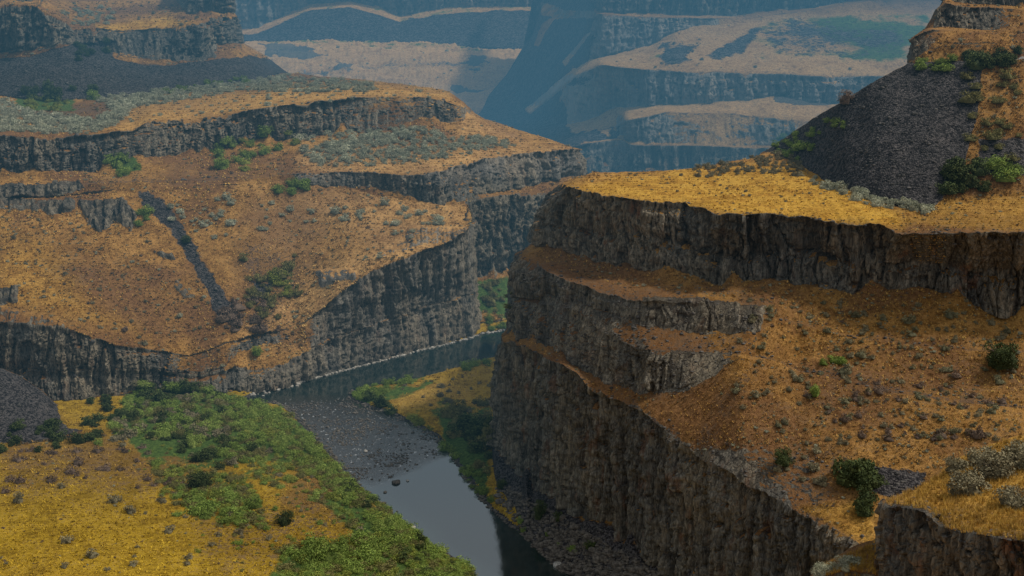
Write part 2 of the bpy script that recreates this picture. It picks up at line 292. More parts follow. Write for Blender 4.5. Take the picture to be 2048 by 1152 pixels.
def sheet(name, t0, t1, curves, kinds, label, mat=MT, step=2.0, amp=1., back=(30, -40), front=(-2, -8), colw=2.6, sm=1.5, seed=1, objname='cliff', relief=1., asp=2.4, rag=1., fq=1., bt=1.):
    """lofts profile lines of one landform into a surface, then gives it columns, ledges and hummocks"""
    n = int((t1-t0)/step)+1; t = np.linspace(t0, t1, n)
    C = []; R = []
    for c in curves:
        u, v, Y = curve(c, t); u, v, Y = gsm(u, sm, 0), gsm(v, sm, 0), gsm(Y, sm*2, 0)
        C.append(unproj(u, v, Y)); R.append((u, v))
    CS = [c.copy() for c in C]
    for i, kd in enumerate(kinds):
        if kd != 'c': continue
        A_, B_ = C[i].copy(), C[i+1].copy(); hg = np.clip((B_[:, 2]-A_[:, 2])/6, 0, 1); cl0 = np.clip(((B_[:, 2]-A_[:, 2])/(np.linalg.norm((B_-A_)[:, :2], axis=1)+.3)-.8)/.6, 0, 1)
        xx, yy = A_[:, 0]*fq, A_[:, 1]*fq; cus = .55-np.abs(fbm(xx*.075, yy*.075, xx*0+i*9, 2, seed+90))*2.6+.25*fbm(xx*.4, yy*.4, xx*0, 2, seed+91)
        wf = np.clip(cus, 0, 1)*.42*hg*rag*cl0*np.minimum(1, 9/(np.abs(B_[:, 2]-A_[:, 2])+.1)); wr = np.clip(.6*fbm(xx*.11, yy*.11, xx*0+i*5, 5, seed+92, .7)+.05, 0, 1)*.6*hg*rag*cl0*np.minimum(1, 5/(np.abs(B_[:, 2]-A_[:, 2])+.1))
        C[i] = A_+(B_-A_)*wf[:, None]; C[i+1] = B_+(A_-B_)*wr[:, None]
    first = C[0]+np.array([0, front[0], front[1]]); last = C[-1]+np.array([0, back[0], back[1]])
    CS = [first]+CS+[last]; C = [first]+C+[last]; kinds = ['s']+kinds+['s']
    rows = []; kr = []; fr = []; sr = []; hr = []; dr = []; sg = []
    for i in range(len(C)-1):
        A, B = C[i], C[i+1]; ua, va, _ = proj(A); ub, vb, _ = proj(B)
        d = np.percentile(np.hypot(ub-ua, vb-va), 90) if 0 < i < len(C)-2 else 40
        m = int(min(260, max(3, d/step)))
        ref = B if kinds[i] == 'c' else A
        nh = np.gradient(gsm(ref[:, :2], 6, 0), axis=0); nh /= np.linalg.norm(nh, axis=1)[:, None]+1e-9; nh = np.stack([nh[:, 1], -nh[:, 0]], 1)
        s = np.concatenate([[0], np.cumsum(np.linalg.norm(np.diff(gsm(ref[:, :2], 3, 0), axis=0), axis=1))])
        hgt = np.abs(B[:, 2]-A[:, 2]); dxy = np.linalg.norm((B-A)[:, :2], axis=1)
        for j in range(m + (i == len(C)-2)):
            f = j/m
            if kinds[i] == 's':                                    # ragged rims fade out over a few metres of slope
                lm = np.linalg.norm(B-A, axis=1)[:, None]; rows.append(CS[i]*(1-f)+CS[i+1]*f+(A-CS[i])*np.exp(-f*lm/2.5)*(1-f)+(B-CS[i+1])*np.exp(-(1-f)*lm/2.5)*(f if j else 0))
            else: rows.append(A*(1-f)+B*f)
            kr.append(kinds[i]); fr.append(f); sr.append(s); hr.append(hgt); dr.append(dxy); sg.append(i)
            if len(rows) == 1: NHs = []
            NHs.append(nh)
    P = np.array(rows); S = np.array(sr); NH = np.array(NHs); HG = np.array(hr); DX = np.array(dr); SG = np.array(sg); f = np.array(fr)[:, None]*np.ones(n)
    kr = np.array(kr); wc = gsm(((kr == 'c') | (kr == 'k')).astype(float)[:, None]*np.ones(n), .9, 0); wt = gsm((kr == 't').astype(float)[:, None]*np.ones(n), 2, 0)
    NH = gsm(NH, 2, 0)
    cl = np.clip((HG/(DX+.3)-.75)/.7, 0, 1)*np.where((kr == 'k')[:, None], 1., np.clip((HG-1.)/2.5, 0, 1)); wc = wc*gsm(cl, 2, 1)
    hs = np.where((kr == 'k')[:, None], .8, np.clip((HG-1.)/6., .12, 1.))                            # low steps get shallow relief
    x, y, z = P[..., 0], P[..., 1], P[..., 2]
    w1_ = S+1.5*fbm(x*.12, y*.12, z*.12, 3, seed+5); w2_ = z+1.2*fbm(x*.15, y*.15, z*.15, 2, seed+6)
    a, ta, ea = blocks(w1_, w2_, colw*1.25, asp, seed+10)
    b, tb, eb = blocks(w1_+.5*fbm(x*.6, y*.6, z*.6, 2, seed+8), w2_, colw*.5, asp*.9, seed+20)
    k_, ca, ek, ik = columns(w1_, z, colw*.8, seed+30)
    lay = fbm(x*.03, y*.03, z*.45, 3, seed+40)              # horizontal ledges
    but = fbm(x*.045, y*.045, z*.012, 3, seed+42)
    ji = np.exp(-(ea/.07)**2); jb = np.exp(-(eb/.10)**2)
    dc = colw*(1.15*(a-.5)+.75*ta-.55*ji) + colw*(.42*(b-.5)+.35*tb-.22*jb) + colw*(.35*(ca-.5)-.25*np.exp(-(ek/.1)**2))
    dc = dc + colw*.38*lay + (4.2*but*min(1.5, colw/2.3))/max(amp, .01)*bt + colw*.35*fbm(x*.6, y*.6, z*.6, 4, seed+41) - colw*.5*np.clip(f-.7, 0, 1)/.3*a
    dc = dc*wc*hs*amp
    P[..., 0] += NH[..., 0]*dc; P[..., 1] += NH[..., 1]*dc
    P[..., 2] += (wc*hs*np.clip((f-.6)/.4, 0, 1)*colw*(-.6*a - .3*b + .1))*amp
    shade = np.clip((.12+.35*a+.25*b+.45*ca)*(1-.7*ji)*(1-.5*jb), 0, 1)
    nz = .9*fbm(x*.045, y*.045, z*0, 3, seed+50) + .40*fbm(x*.25, y*.25, z*.1, 3, seed+51) + .26*fbm(x*.9, y*.9, z*.5, 3, seed+52)
    P[..., 2] += nz*(1-wc)*relief*(1-.6*wt)*np.clip(HG/3.+.45, 0, 1)
    P[..., 2] += wt*.25*fbm(x*.8, y*.8, z*.8, 3, seed+53)
    u, v, _ = proj(np.array(rows))
    N = 8; A8 = np.zeros(P.shape[:2]+(N,)); A8[..., 0] = wc*(1-.30*np.clip((f-.85)/.15, 0, 1)); A8[..., 6] = .6*np.clip((f-.75)/.25, 0, 1)*wc
    after = np.array([q > 0 and kinds[q-1] == 'c' for q in SG]); lenm = np.hypot(HG, DX)
    edge = np.exp(-f*lenm/(2.+2.*fbm(x*.3, y*.3, x*0, 2, seed+44)))*(after & (kr == 's'))[:, None]
    before = np.array([q+1 < len(kinds) and kinds[q+1] == 'c' for q in SG]); e2_ = np.exp(-(1-f)*lenm/1.)*(before & (kr == 's'))[:, None]
    A8[..., 0] += .60*edge+.25*e2_; A8[..., 6] += .9*edge; A8[..., 1] = wt*1.3; A8[..., 3] = shade
    du = 16*fbm(x*.12, y*.12, z*.12, 4, seed+60)+5*fbm(x*.7, y*.7, z*.7, 2, seed+61); dv_ = 13*fbm(x*.12+40, y*.12, z*.12, 3, seed+62)+3*fbm(x*.7, y*.7+9, z*.7, 2, seed+63)
    if mat is MF: du, dv_ = 34*fbm(x*.04, y*.04, z*.10, 5, seed+64, .65), 20*fbm(x*.04, y*.04, z*.10, 5, seed+65, .65)
    for (sn, chn, poly, fe, stg) in PAINT:
        if sn != name: continue
        q_ = .12 if mat is MF and fe < 4 else 1. if mat is MF or fe > 14 else (.35 if fe <= 6 else .6); sd = sdpoly(u+du*q_, v+dv_*q_, poly); w = np.clip(.5-sd/(2*fe), 0, 1); w = w*w*(3-2*w)
        A8[..., CH[chn]] += w*stg*(1.+.9*(1-wc) if chn == 'rock' else 1.)
        if chn == 'rock' and stg > .5 and name != 'outcrop_near' and mat is not MF:
            bmp = w*stg*(1-wc)*(1.6*(a-.2)+.9*b+1.0*fbm(x*.4, y*.4, z*.4, 3, seed+70)); P[..., 2] += bmp; P[..., 1] -= bmp*.9
    A8 = np.clip(A8, 0, 2.2); rws, cls = P.shape[:2]; ALLM.append(np.concatenate([A8.reshape(-1, 8), np.full((rws*cls, 1), float(mat is MF))], 1).astype(np.float32))
    idx = np.arange(rws*cls).reshape(rws, cls)
    Q = np.stack([idx[:-1, :-1], idx[:-1, 1:], idx[1:, 1:], idx[1:, :-1]], -1).reshape(-1, 4)
    V = P.reshape(-1, 3); ALLV.append(V)
    me = mkmesh(name, V, Q, [mat], {'ma': A8[..., :4].reshape(-1, 4), 'mb': A8[..., 4:].reshape(-1, 4)})
    return obj(objname, me, kind='structure', label=label)

# ------------------------------------------------------------------ left bank: lower cliff and grassy slope
Z = 'z'
c2b = [(-200,405,394),(0,402,395),(160,388,402),(260,375,407),(400,370,410),(500,368,412),(560,362,416),(600,366,417),(650,372,418),(700,376,419),(760,386,419),(830,401,418),(880,412,416),(920,408,420),(950,392,430),(1000,384,438),(1050,374,448),(1100,362,455),(1165,350,462),(1190,352,470,1162),(1250,352,500,1160)]
sheet('slope_left', -180, 1004, [
 [(-200,800,'z3'),(0,800,'z3'),(150,800,'z3'),(200,792,'z3'),(280,774,'z4'),(350,775,'z3'),(430,782,'z2'),(490,787,'z0'),(560,777,'z0'),(650,752,'z0'),(750,726,'z0'),(850,700,'z0'),(930,681,'z0'),(965,668,'z0',968),(985,660,410,975),(1004,655,430,972)],
 [(-200,740,336),(0,740,336),(200,745,337),(300,742,341),(400,752,344),(455,742,346),(470,731,347),(500,736,349),(560,729,352),(590,716,354),(620,702,358),(750,650,374),(850,620,387),(930,600,396),(965,592,402,962),(985,590,413,960),(1004,585,432,958)],
 [(-200,732,336.2),(0,732,336.2),(200,737,337.2),(300,735,341.2),(400,745,344.2),(455,730,347),(475,704,353),(520,689,357),(570,685,360),(595,700,358),(620,696,358.3),(750,644,374.3),(850,613,387.3),(930,594,396.3),(965,586,402.3,962),(985,583,413.3,960),(1004,578,432.3,958)],
 [(-200,640,338),(0,645,338),(60,650,338),(150,660,339),(230,690,341),(300,700,344),(380,712,347),(440,690,351),(500,672,357),(590,657,364),(640,622,366),(690,580,369),(740,545,374),(800,522,379),(850,500,385),(900,482,392),(930,468,398),(965,440,406,944),(985,414,414,938),(1004,408,430,934)],
 [(p if p[0] <= 900 else p) for p in c2b[:13]]+[(930,404,421),(965,404,424,930),(985,404,428,928),(1004,405,436,926)],
], ['k','k','k','s'], 'long tan grassy slope above a dark columnar cliff on the left river bank', seed=1, objname='left_bank', back=(3,-6), colw=1.9, asp=4, amp=.85, bt=1.2)
# fix: the ledge tread is grass
# ------------------------------------------------------------------ left terraces, second and third cliffs, gorge wall
g1 = [(-200,420,394),(560,378,415),(880,425,415),(920,414,417),(950,400,428),(1000,393,435),(1060,389,444),(1110,381,451),(1165,362,458),(1190,362,470,1160),(1250,362,500,1158)]
sheet('bench_left', -180, 1250, [
 [(-200,480,385),(560,460,405),(900,600,405),(930,640,407),(950,645,406),(1000,640,409),(1060,640,415),(1250,640,440)],
 [(-200,470,392),(560,440,413),(900,560,414),(930,560,422),(950,556,425),(1000,552,431),(1050,555,440),(1165,560,455),(1250,560,498)],
 g1, c2b,
 [(-200,388,397),(0,386,397),(160,372,404),(260,365,409),(400,362,413),(500,358,415),(560,350,418),(600,345,419),(650,342,421),(700,344,421),(800,351,420),(850,349,420),(900,338,425),(950,322,436),(1010,311,447),(1080,303,457),(1155,299,464),(1190,303,475,1157),(1250,305,505,1155)],
 [(-200,352,408),(0,357,410),(60,357,411),(130,343,416),(200,347,420),(270,316,428),(330,312,434),(400,312,440),(440,300,444),(500,288,449),(560,282,455),(640,274,458),(700,262,461),(740,266,461),(800,257,464),(850,240,470),(900,247,472),(925,243,474),(934,243,476,930),(950,235,480),(1000,262,478),(1050,288,474),(1100,294,472),(1160,299,470),(1190,303,480,1160),(1250,306,510,1158)],
 [(-200,268,414),(0,270,415),(100,278,418),(190,268,424),(270,258,432),(300,240,440),(400,236,446),(430,230,449),(540,214,455),(600,207,462),(660,200,467),(720,195,470),(800,190,474),(880,200,476),(915,212,478),(928,216,479),(936,220,482,930),(950,228,488,938),(1000,228,505,950),(1100,235,530,960),(1250,240,560,970)],
 [(-200,190,505),(0,190,507),(100,200,500),(200,195,505),(300,188,512),(400,180,520),(500,162,540),(565,146,565),(600,148,565),(700,158,545),(800,168,530),(860,175,520),(900,185,505),(928,205,497),(950,218,500,940),(1000,226,515,948),(1100,236,540,955),(1250,242,570,965)],
], ['s','c','s','c','s','c','s'], 'two stepped terraces of dry grass edged by dark basalt cliffs on the left', seed=101, objname='left_terraces', back=(40,-45), colw=1.9, asp=2.6, amp=.95, bt=1.1, rag=1.5)
sheet('talus_left', -180, 700, [
 [(-200,192,503),(0,192,505),(100,202,498),(200,197,503),(300,190,510),(400,182,518),(500,164,538),(578,148,568),(600,147,610,577),(700,145,700,570)],
 [(-200,125,528),(0,122,528),(60,116,528),(130,112,530),(190,100,540),(230,120,538),(300,138,538),(340,130,541),(410,118,547),(440,103,556),(480,104,560),(530,115,580),(578,113,620,532),(700,110,700,525)],
 [(-200,105,530),(0,108,530),(60,100,531),(110,98,532),(135,90,536),(165,92,545),(200,95,546),(300,115,545),(400,112,550),(425,88,560),(480,86,568),(530,86,600,481),(700,84,700,480)],
 [(-200,10,533),(0,12,533),(75,14,534),(100,30,536),(130,45,538),(145,60,545),(200,57,552),(260,62,555),(330,58,556),(380,45,556),(400,38,560),(420,31,564),(475,32,572),(530,33,605,474),(700,33,700,470)],
 [(-200,0,545),(60,3,550),(85,4,556),(110,5,575),(200,4,600),(300,4,605),(360,12,590),(378,26,576),(463,28,576),(530,29,608,466),(700,29,700,462)],
 [(-200,-60,550),(60,-50,555),(85,-40,560),(110,-20,650),(200,-20,660),(345,-20,640),(365,-70,592),(460,-70,582),(530,-70,612,455),(700,-70,700,455)],
], ['s','s','c','b','c'], 'stepped butte with a dark scree skirt at the upper left', seed=201, objname='left_butte', back=(200,2), colw=2.6)
# ------------------------------------------------------------------ right bank: great wall, ledges, slope, terrace and talus
w3r = [(900,365,340,1120),(960,368,318,1128),(1135,371,'z70'),(1200,386,'z70'),(1280,400,'z70'),(1370,403,'z70'),(1440,428,'z70'),(1500,432,'z70'),(1570,430,'z70'),(1640,440,'z70'),(1760,448,'z70'),(1800,470,'z69'),(1900,470,'z70'),(2048,467,'z71'),(2250,465,'z72')]
sheet('wall_right', 900, 2240, [
 [(900,935,312,992),(960,945,297,985),(988,962,'z0'),(1000,1003,'z0'),(1050,1070,'z0'),(1130,1145,'z0'),(1200,1190,'z0'),(1400,1290,'z0'),(1700,1400,'z0'),(2240,1500,'z0')],
 [(900,890,320,990),(960,900,297,984),(990,905,289),(1010,930,286),(1060,975,271),(1110,1010,260),(1180,1060,245),(1270,1110,233),(1330,1150,226),(1500,1230,208),(1800,1330,190),(2240,1400,175)],
 [(900,668,325,1003),(960,668,303,1003),(1005,672,292),(1060,700,277),(1150,745,257),(1220,790,248),(1300,825,238),(1370,880,229),(1420,915,223),(1480,955,216),(1560,1000,208),(1640,1040,201),(1740,1090,194),(1900,1160,184),(2240,1270,172)],
 [(900,660,330,1012),(960,665,308,1020),(1035,682,286),(1110,712,270),(1200,762,255),(1290,780,244),(1370,772,240),(1480,712,238),(1540,730,238),(1600,760,235),(1740,800,227),(1900,830,220),(2240,860,212)],
 [(900,600,332,1015),(960,600,310,1028),(1040,600,291),(1140,620,273),(1250,682,254),(1300,695,248),(1400,705,244),(1480,705,240),(1540,718,240),(1600,740,238),(1740,775,230),(1900,800,225),(2240,830,218)],
 [(900,598,333,1016),(960,597,312,1030),(1045,594,293),(1130,608,276),(1280,652,256),(1400,660,251),(1500,662,245),(1600,705,243),(1740,740,236),(1900,760,231),(2240,790,224)],
 [(900,512,334,1028),(960,512,314,1035),(1045,515,296),(1100,545,283),(1200,590,268),(1290,603,259),(1400,610,255),(1530,628,250),(1600,650,249),(1740,680,243),(1900,700,238),(2240,720,232)],
 [(900,485,335,1070),(960,487,317,1072),(1078,490,303),(1150,520,291),(1200,530,285),(1260,565,276),(1330,555,273),(1400,562,269),(1440,575,266),(1530,558,264),(1600,575,261),(1740,590,256),(1830,573,254),(1890,590,252),(1920,612,249),(2000,633,247),(2240,650,243)],
 [(900,430,337,1085),(960,430,318,1086),(1090,432,304),(1150,450,293),(1300,480,277),(1440,500,269),(1600,505,264),(1740,515,259),(1900,525,254),(2240,550,248)],
 w3r,
 [(900,348,345,1180),(1000,346,322,1185),(1135,345,'z70',1195),(1250,341,'z70'),(1350,339,'z70.5'),(1480,320,'z71'),(1545,300,'z72'),(1580,320,'z72'),(1620,352,'z71'),(1700,385,'z71'),(1780,408,'z71'),(1860,420,'z71'),(1900,402,'z72'),(2048,385,'z73'),(2240,380,'z74')],
 [(900,350,390,1200),(1350,352,360),(1480,335,360),(1545,294,334),(1600,255,325),(1680,210,308),(1750,166,305),(1815,130,308),(1900,122,303),(1960,128,300),(2048,120,300),(2240,120,300)],
], ['t','c','s','c','s','c','s','c','c','s','s'], 'great dark columnar cliff with grassy ledges, orange hillside and yellow terrace on the right', seed=301, rag=1.5, objname='right_bank', back=(14,-4), colw=2.4, step=1.9, amp=.85, asp=4.)
sheet('butte_right', 1780, 2240, [
 [(1780,126,345,1818),(1812,126,312,1815),(1850,106,311),(1900,88,312),(1990,86,312),(2048,64,318),(2240,50,318)],
 [(1780,78,348,1822),(1812,82,314,1817),(1830,70,314),(1860,60,315),(1900,62,316),(1990,70,316),(2048,46,320),(2240,40,320)],
 [(1780,54,352,1866),(1812,58,322,1850),(1845,56,320,1866),(1900,56,320),(1990,63,320),(2048,40,322),(2240,36,322)],
 [(1780,20,354,1870),(1812,30,330,1867),(1850,20,322,1872),(1890,8,323),(1920,14,323),(2048,18,325),(2240,20,325)],
 [(1780,8,358,1888),(1812,14,334,1886),(1850,10,330,1888),(1890,7,328),(2048,11,330),(2240,12,330)],
 [(1780,-70,360,1892),(1812,-60,338,1890),(1850,-60,334,1892),(1890,-60,331),(2240,-70,333)],
], ['c','s','c','s','c'], 'brown stepped rock tower above the dark scree at the upper right corner', seed=401, objname='right_butte', back=(80,2), front=(-4,-5), colw=1.7, step=1.6)
# scree cone at the lower left
sheet('cone_left', -180, 210, [
 [(-200,905,'z3.4'),(0,885,'z3.4'),(60,882,'z3.6'),(120,872,'z3.8'),(165,858,'z4'),(185,850,330),(210,845,345,190)],
 [(-200,700,328),(0,736,326),(40,752,326),(80,780,327),(120,815,329),(160,848,331),(185,848,338),(210,845,350,190)],
], ['t'], 'dark grey scree cone spilling onto the left floodplain', seed=451, objname='scree_cone', back=(8,-6), front=(-1,-3))
# near outcrop at the lower right corner
sheet('outcrop_near', 1730, 2240, [
 [(1730,1300,150,1762),(1752,1300,118,1758),(1764,1300,107,1764),(2240,1320,88)],
 [(1730,1000,150,1772),(1750,1003,122,1758),(1758,1008,112),(1800,1002,108),(1850,1014,104),(1880,1050,102),(1950,1064,98),(2000,1075,96),(2048,1082,95),(2240,1095,90)],
 [(1730,1000,156,1776),(1750,998,128,1762),(1760,998,121),(1830,976,122),(1860,952,125),(1900,922,128),(1950,902,130),(2048,868,132),(2240,830,135)],
], ['c','s'], 'near dark rock outcrop capped with yellow grass at the lower right corner', seed=501, objname='near_outcrop', back=(.5,-14), colw=1.3, step=1.5, relief=.45, bt=.15, rag=.8, amp=.85)
sheet('ledge_near', 1560, 1830, [
 [(1560,1200,128,1575),(1620,1160,127),(1660,1150,125),(1700,1140,123),(1760,1150,120),(1830,1170,117)],
 [(1560,1180,134,1590),(1650,1127,133),(1700,1096,131),(1750,1080,130),(1830,1060,128)],
], ['s'], 'low grassy ledge with pale sagebrush beside the near outcrop at the bottom edge', seed=551, objname='near_ledge', back=(8,-20), front=(-3,-14), step=1.5, relief=.6)
# ------------------------------------------------------------------ distance
sheet('mesa_right', 940, 2240, [
 [(940,330,700),(1100,380,640),(1160,420,600),(2240,430,560)],
 [(940,300,720),(1050,300,690),(1145,293,615),(1200,285,620),(1245,279,622),(1262,290,612),(1550,295,600),(2240,300,590)],
 [(940,285,740),(1050,290,705),(1145,291,625),(1200,280,640),(1245,272,640),(1262,287,614),(1550,292,602),(2240,297,592)],
 [(940,262,760),(1050,270,720),(1145,275,650),(1238,250,650),(1250,243,618),(1290,233,620),(1330,224,622),(1450,228,620),(1530,236,612),(1620,245,605),(2240,250,600)],
 [(940,240,790),(1050,235,760),(1145,250,680),(1240,215,660),(1300,212,645),(1400,205,640),(1500,200,640),(1550,190,640),(1620,205,635),(2240,210,635)],
 [(940,225,830,960),(1050,218,780),(1100,185,745),(1150,150,700),(1180,140,680),(1200,128,660),(1300,140,652),(1400,143,646),(1500,148,644),(1600,152,640),(2240,160,640)],
 [(940,190,880,978),(1050,150,850,1030),(1100,95,830,1060),(1150,110,760,1135),(1185,118,705),(1230,108,706),(1300,90,715),(1350,62,720),(1400,52,725),(1500,46,725),(1600,38,730),(1700,22,740),(1850,0,760),(2240,-20,760)],
 [(940,150,900,1012),(1050,90,900,1060),(1100,30,880,1078),(1150,0,820,1140),(1172,8,780,1175),(1187,28,708,1191),(1300,34,720),(1480,38,730),(1600,24,735),(1700,8,745),(1850,-15,765),(2240,-40,765)],
 [(940,90,910,1048),(1050,60,910,1074),(1100,10,900,1085),(1150,-20,840,1145),(1172,-10,790,1178),(1187,24,716,1196),(1300,29,728),(1480,33,738),(1600,19,743),(1700,3,753),(1850,-20,773),(2240,-45,773)],
 [(940,-70,930,1078),(1050,-65,930,1088),(1100,-60,920,1090),(1150,-80,860,1150),(1187,-80,724,1204),(2240,-110,780)],
], ['c','s','c','s','c','s','c','s','c'], 'hazy blue mesa with tan ledges and cliff bands beyond the gorge', mat=MF, rag=.6, fq=.35, asp=4, seed=601, objname='far_mesa', back=(400,2), colw=3.2, amp=.8, step=2.2)
sheet('plain_far', 380, 1300, [
 [(380,300,780),(1300,310,780)], [(380,215,870),(1300,215,880)], [(380,172,980),(1300,178,980)], [(380,166,990),(1300,170,990)],
 [(380,128,1090),(900,126,1090),(1300,130,1090)], [(380,120,1105),(900,118,1105),(1300,122,1100)], [(380,78,1300),(700,80,1300),(1000,94,1270),(1300,95,1260)],
], ['s','s','s','s','s','s'], 'pinkish tan grassland on the far canyon floor in the haze', mat=MF, rag=.6, fq=.35, seed=701, objname='far_grassland', relief=5., step=2.2)
sheet('wall_far', 380, 1300, [
 [(380,82,1285),(490,80,1285),(700,84,1285),(1000,96,1255),(1300,100,1250)],
 [(380,66,1310),(495,70,1305),(520,66,1310),(560,48,1320),(620,20,1340),(700,14,1340),(760,30,1335),(800,44,1330),(830,40,1330),(900,28,1335),(1030,22,1340),(1300,20,1340)],
 [(380,50,1340),(490,60,1330),(520,56,1330),(560,36,1345),(620,8,1365),(700,2,1365),(760,16,1360),(800,36,1350),(830,28,1350),(900,14,1360),(1030,14,1360),(1300,10,1360)],
 [(380,-70,1350),(500,-70,1345),(1300,-90,1380)],
], ['t','s','c'], 'blue far canyon wall with tan ledges at the top of the view', mat=MF, rag=.6, fq=.35, seed=801, objname='far_wall', back=(1500,4), colw=5, amp=.8, step=2.2)

# ------------------------------------------------------------------ river and floodplain
def zw(u, v, z=0.):
    Y = y_of_z(np.array(float(v)), z); p = unproj(np.array(float(u)), np.array(float(v)), Y); return p[0], p[1]
LE = [(1150,1290),(1000,1190),(940,1140),(900,1110),(850,1082),(800,1040),(752,1000),(722,975),(700,950),(660,905),(632,878),(615,855),(598,838),(560,808),(520,803),(485,797)]
FA = [(560,776),(650,751),(750,725),(850,699),(930,680),(968,667),(1010,661),(1060,655)]
RE = [(1085,666),(1000,690),(990,712),(930,728),(880,745),(800,762),(740,772),(700,784),(700,796),(735,812),(790,830),(830,850),(870,872),(900,905),(925,945),(955,985),(985,1020),(1010,1040),(1050,1071),(1130,1147),(1300,1260)]
POLY = [zw(*p) for p in LE+FA+RE]
xs = np.concatenate([np.arange(-190, 130, .42)]); ys = np.concatenate([np.arange(150, 330, .5), np.arange(330, 470, .8)])
X, Yg = np.meshgrid(xs, ys)
wx = X+.9*fbm(X*.22, Yg*.22, X*0, 3, 901); wy = Yg+1.1*fbm(X*.22+7, Yg*.22, X*0, 3, 902)
sd = sdpoly(wx, wy, POLY)
Zg = np.where(sd < 0, np.maximum(-1.6, sd*.25-.05), np.minimum(1.2, sd*.30)+np.clip(sd-4, 0, 60)*.035)
Zg += (sd > 0)*np.clip(sd/6, 0, 1)*(.55*fbm(X*.06, Yg*.06, X*0, 3, 903)+.22*fbm(X*.4, Yg*.4, X*0, 3, 904))
Pv = np.stack([X, Yg, Zg], -1); u, v, _ = proj(Pv)
du = 60*fbm(X*.10, Yg*.10, X*0, 5, 905); dv_ = 40*fbm(X*.10+9, Yg*.10, X*0, 5, 906)
A = np.zeros(X.shape+(8,))
def pf(ch, poly, fe, stg):
    s = sdpoly(u+du, v+dv_, poly); w = np.clip(.5-s/(3*fe), 0, 1); A[..., ch] += w*w*(3-2*w)*stg
A[..., 4] += .75; A[..., 6] += .35; A[..., 1] += (sd < .9)*1.1
pf(2, [(280,760),(520,790),(600,850),(700,960),(800,1040),(950,1150),(1000,1200),(720,1200),(740,1120),(640,960),(480,900),(300,900),(220,840)], 22, 1.1)
pf(2, [(310,900),(480,880),(520,960),(560,1060),(420,1040),(330,960)], 18, .5)
pf(2, [(560,1090),(720,1090),(760,1160),(540,1180)], 15, .8); pf(2, [(700,765),(830,755),(900,770),(720,812)], 10, .8); pf(2, [(830,830),(985,800),(985,1010),(930,960),(870,870)], 14, .9)
pf(6, [(0,880),(300,880),(460,930),(300,1000),(0,980)], 30, .7); pf(6, [(380,1050),(600,980),(740,960),(760,1100),(560,1152),(400,1152)], 25, .7)
pf(4, [(0,860),(480,880),(430,960),(0,940)], 25, -.5); pf(4, [(560,860),(720,980),(740,1060),(560,1000)], 20, -.5)
pf(5, [(690,1030),(790,1060),(800,1110),(740,1080)], 8, .9); pf(5, [(760,770),(900,765),(985,800),(860,830)], 20, .3)
A = np.clip(A, 0, 1.5); rws, cls = X.shape; idx = np.arange(rws*cls).reshape(rws, cls)
Q = np.stack([idx[:-1, :-1], idx[:-1, 1:], idx[1:, 1:], idx[1:, :-1]], -1).reshape(-1, 4)
ALLV.append(Pv.reshape(-1, 3)[(sd > -.2).ravel()]); ALLM.append(np.concatenate([A.reshape(-1, 8), np.full((A.shape[0]*A.shape[1], 1), 2.)], 1).astype(np.float32)[(sd > -.2).ravel()])
obj('floodplain', mkmesh('floodplain', Pv.reshape(-1, 3), Q, [MM], {'ma': A[..., :4].reshape(-1, 4), 'mb': A[..., 4:].reshape(-1, 4)}), kind='structure', label='yellow grass floodplain with green brush beside the river')
# land out to the horizon under everything
gx = np.linspace(-6000, 6000, 61); X2, Y2 = np.meshgrid(gx, gx+2500); Z2 = -3+X2*0; idx = np.arange(61*61).reshape(61, 61)
Q = np.stack([idx[:-1, :-1], idx[:-1, 1:], idx[1:, 1:], idx[1:, :-1]], -1).reshape(-1, 4)
z8 = np.zeros((61*61, 4)); z4 = z8.copy(); z4[:, 1] = .6
obj('ground', mkmesh('ground', np.stack([X2, Y2, Z2], -1).reshape(-1, 3), Q, [MF], {'ma': z8, 'mb': z4}), kind='structure', label='dry land reaching to the horizon')
# water
M = NT('river water')
rf, fm_, _, _ = M.attr('flow')
w1 = M.noise(1.3, 5, .7, vec=M.coord((.8, .45, 1)), dist=.5); w2 = M.noise(.12, 2, .5); w3 = M.noise(5., 3, .6)
h_ = M.math('ADD', M.math('MULTIPLY', w1, M.math('ADD', .04, M.math('MULTIPLY', rf, .42))), M.math('MULTIPLY', w3, M.math('ADD', .004, M.math('MULTIPLY', rf, .3))))
foam = M.math('MULTIPLY', M.ramp(M.math('ADD', w1, M.math('MULTIPLY', w3, .35)), .77, .86), rf)
col = M.mix(foam, M.mix(rf, (.012, .022, .022), (.016, .016, .016)), (.42, .43, .44))
b = M.bsdf(col, .04, h_, .9, .25, .5); b.inputs['IOR'].default_value = 2.8; M.put(b.inputs['Roughness'], M.math('ADD', .03, M.math('MULTIPLY', rf, .10)))
WAT = M.m
wxs = np.arange(-120, 60, 1.); wys = np.arange(150, 480, 1.); X3, Y3 = np.meshgrid(wxs, wys); P3 = np.stack([X3, Y3, X3*0], -1); u3, v3, _ = proj(P3)
RIF = [(540,806),(600,800),(700,798),(790,832),(870,875),(895,905),(850,925),(800,950),(740,968),(690,950),(610,850)]
rff = np.clip(.5-sdpoly(u3+14*fbm(X3*.2, Y3*.2, X3*0, 2, 910), v3, RIF)/24, 0, 1)
idx = np.arange(X3.size).reshape(X3.shape); Q = np.stack([idx[:-1, :-1], idx[:-1, 1:], idx[1:, 1:], idx[1:, :-1]], -1).reshape(-1, 4)
fl = np.zeros((X3.size, 4)); fl[:, 0] = rff.ravel()
obj('river', mkmesh('river', P3.reshape(-1, 3), Q, [WAT], {'flow': fl}), kind='structure', label='dark calm river with a shallow stony riffle')

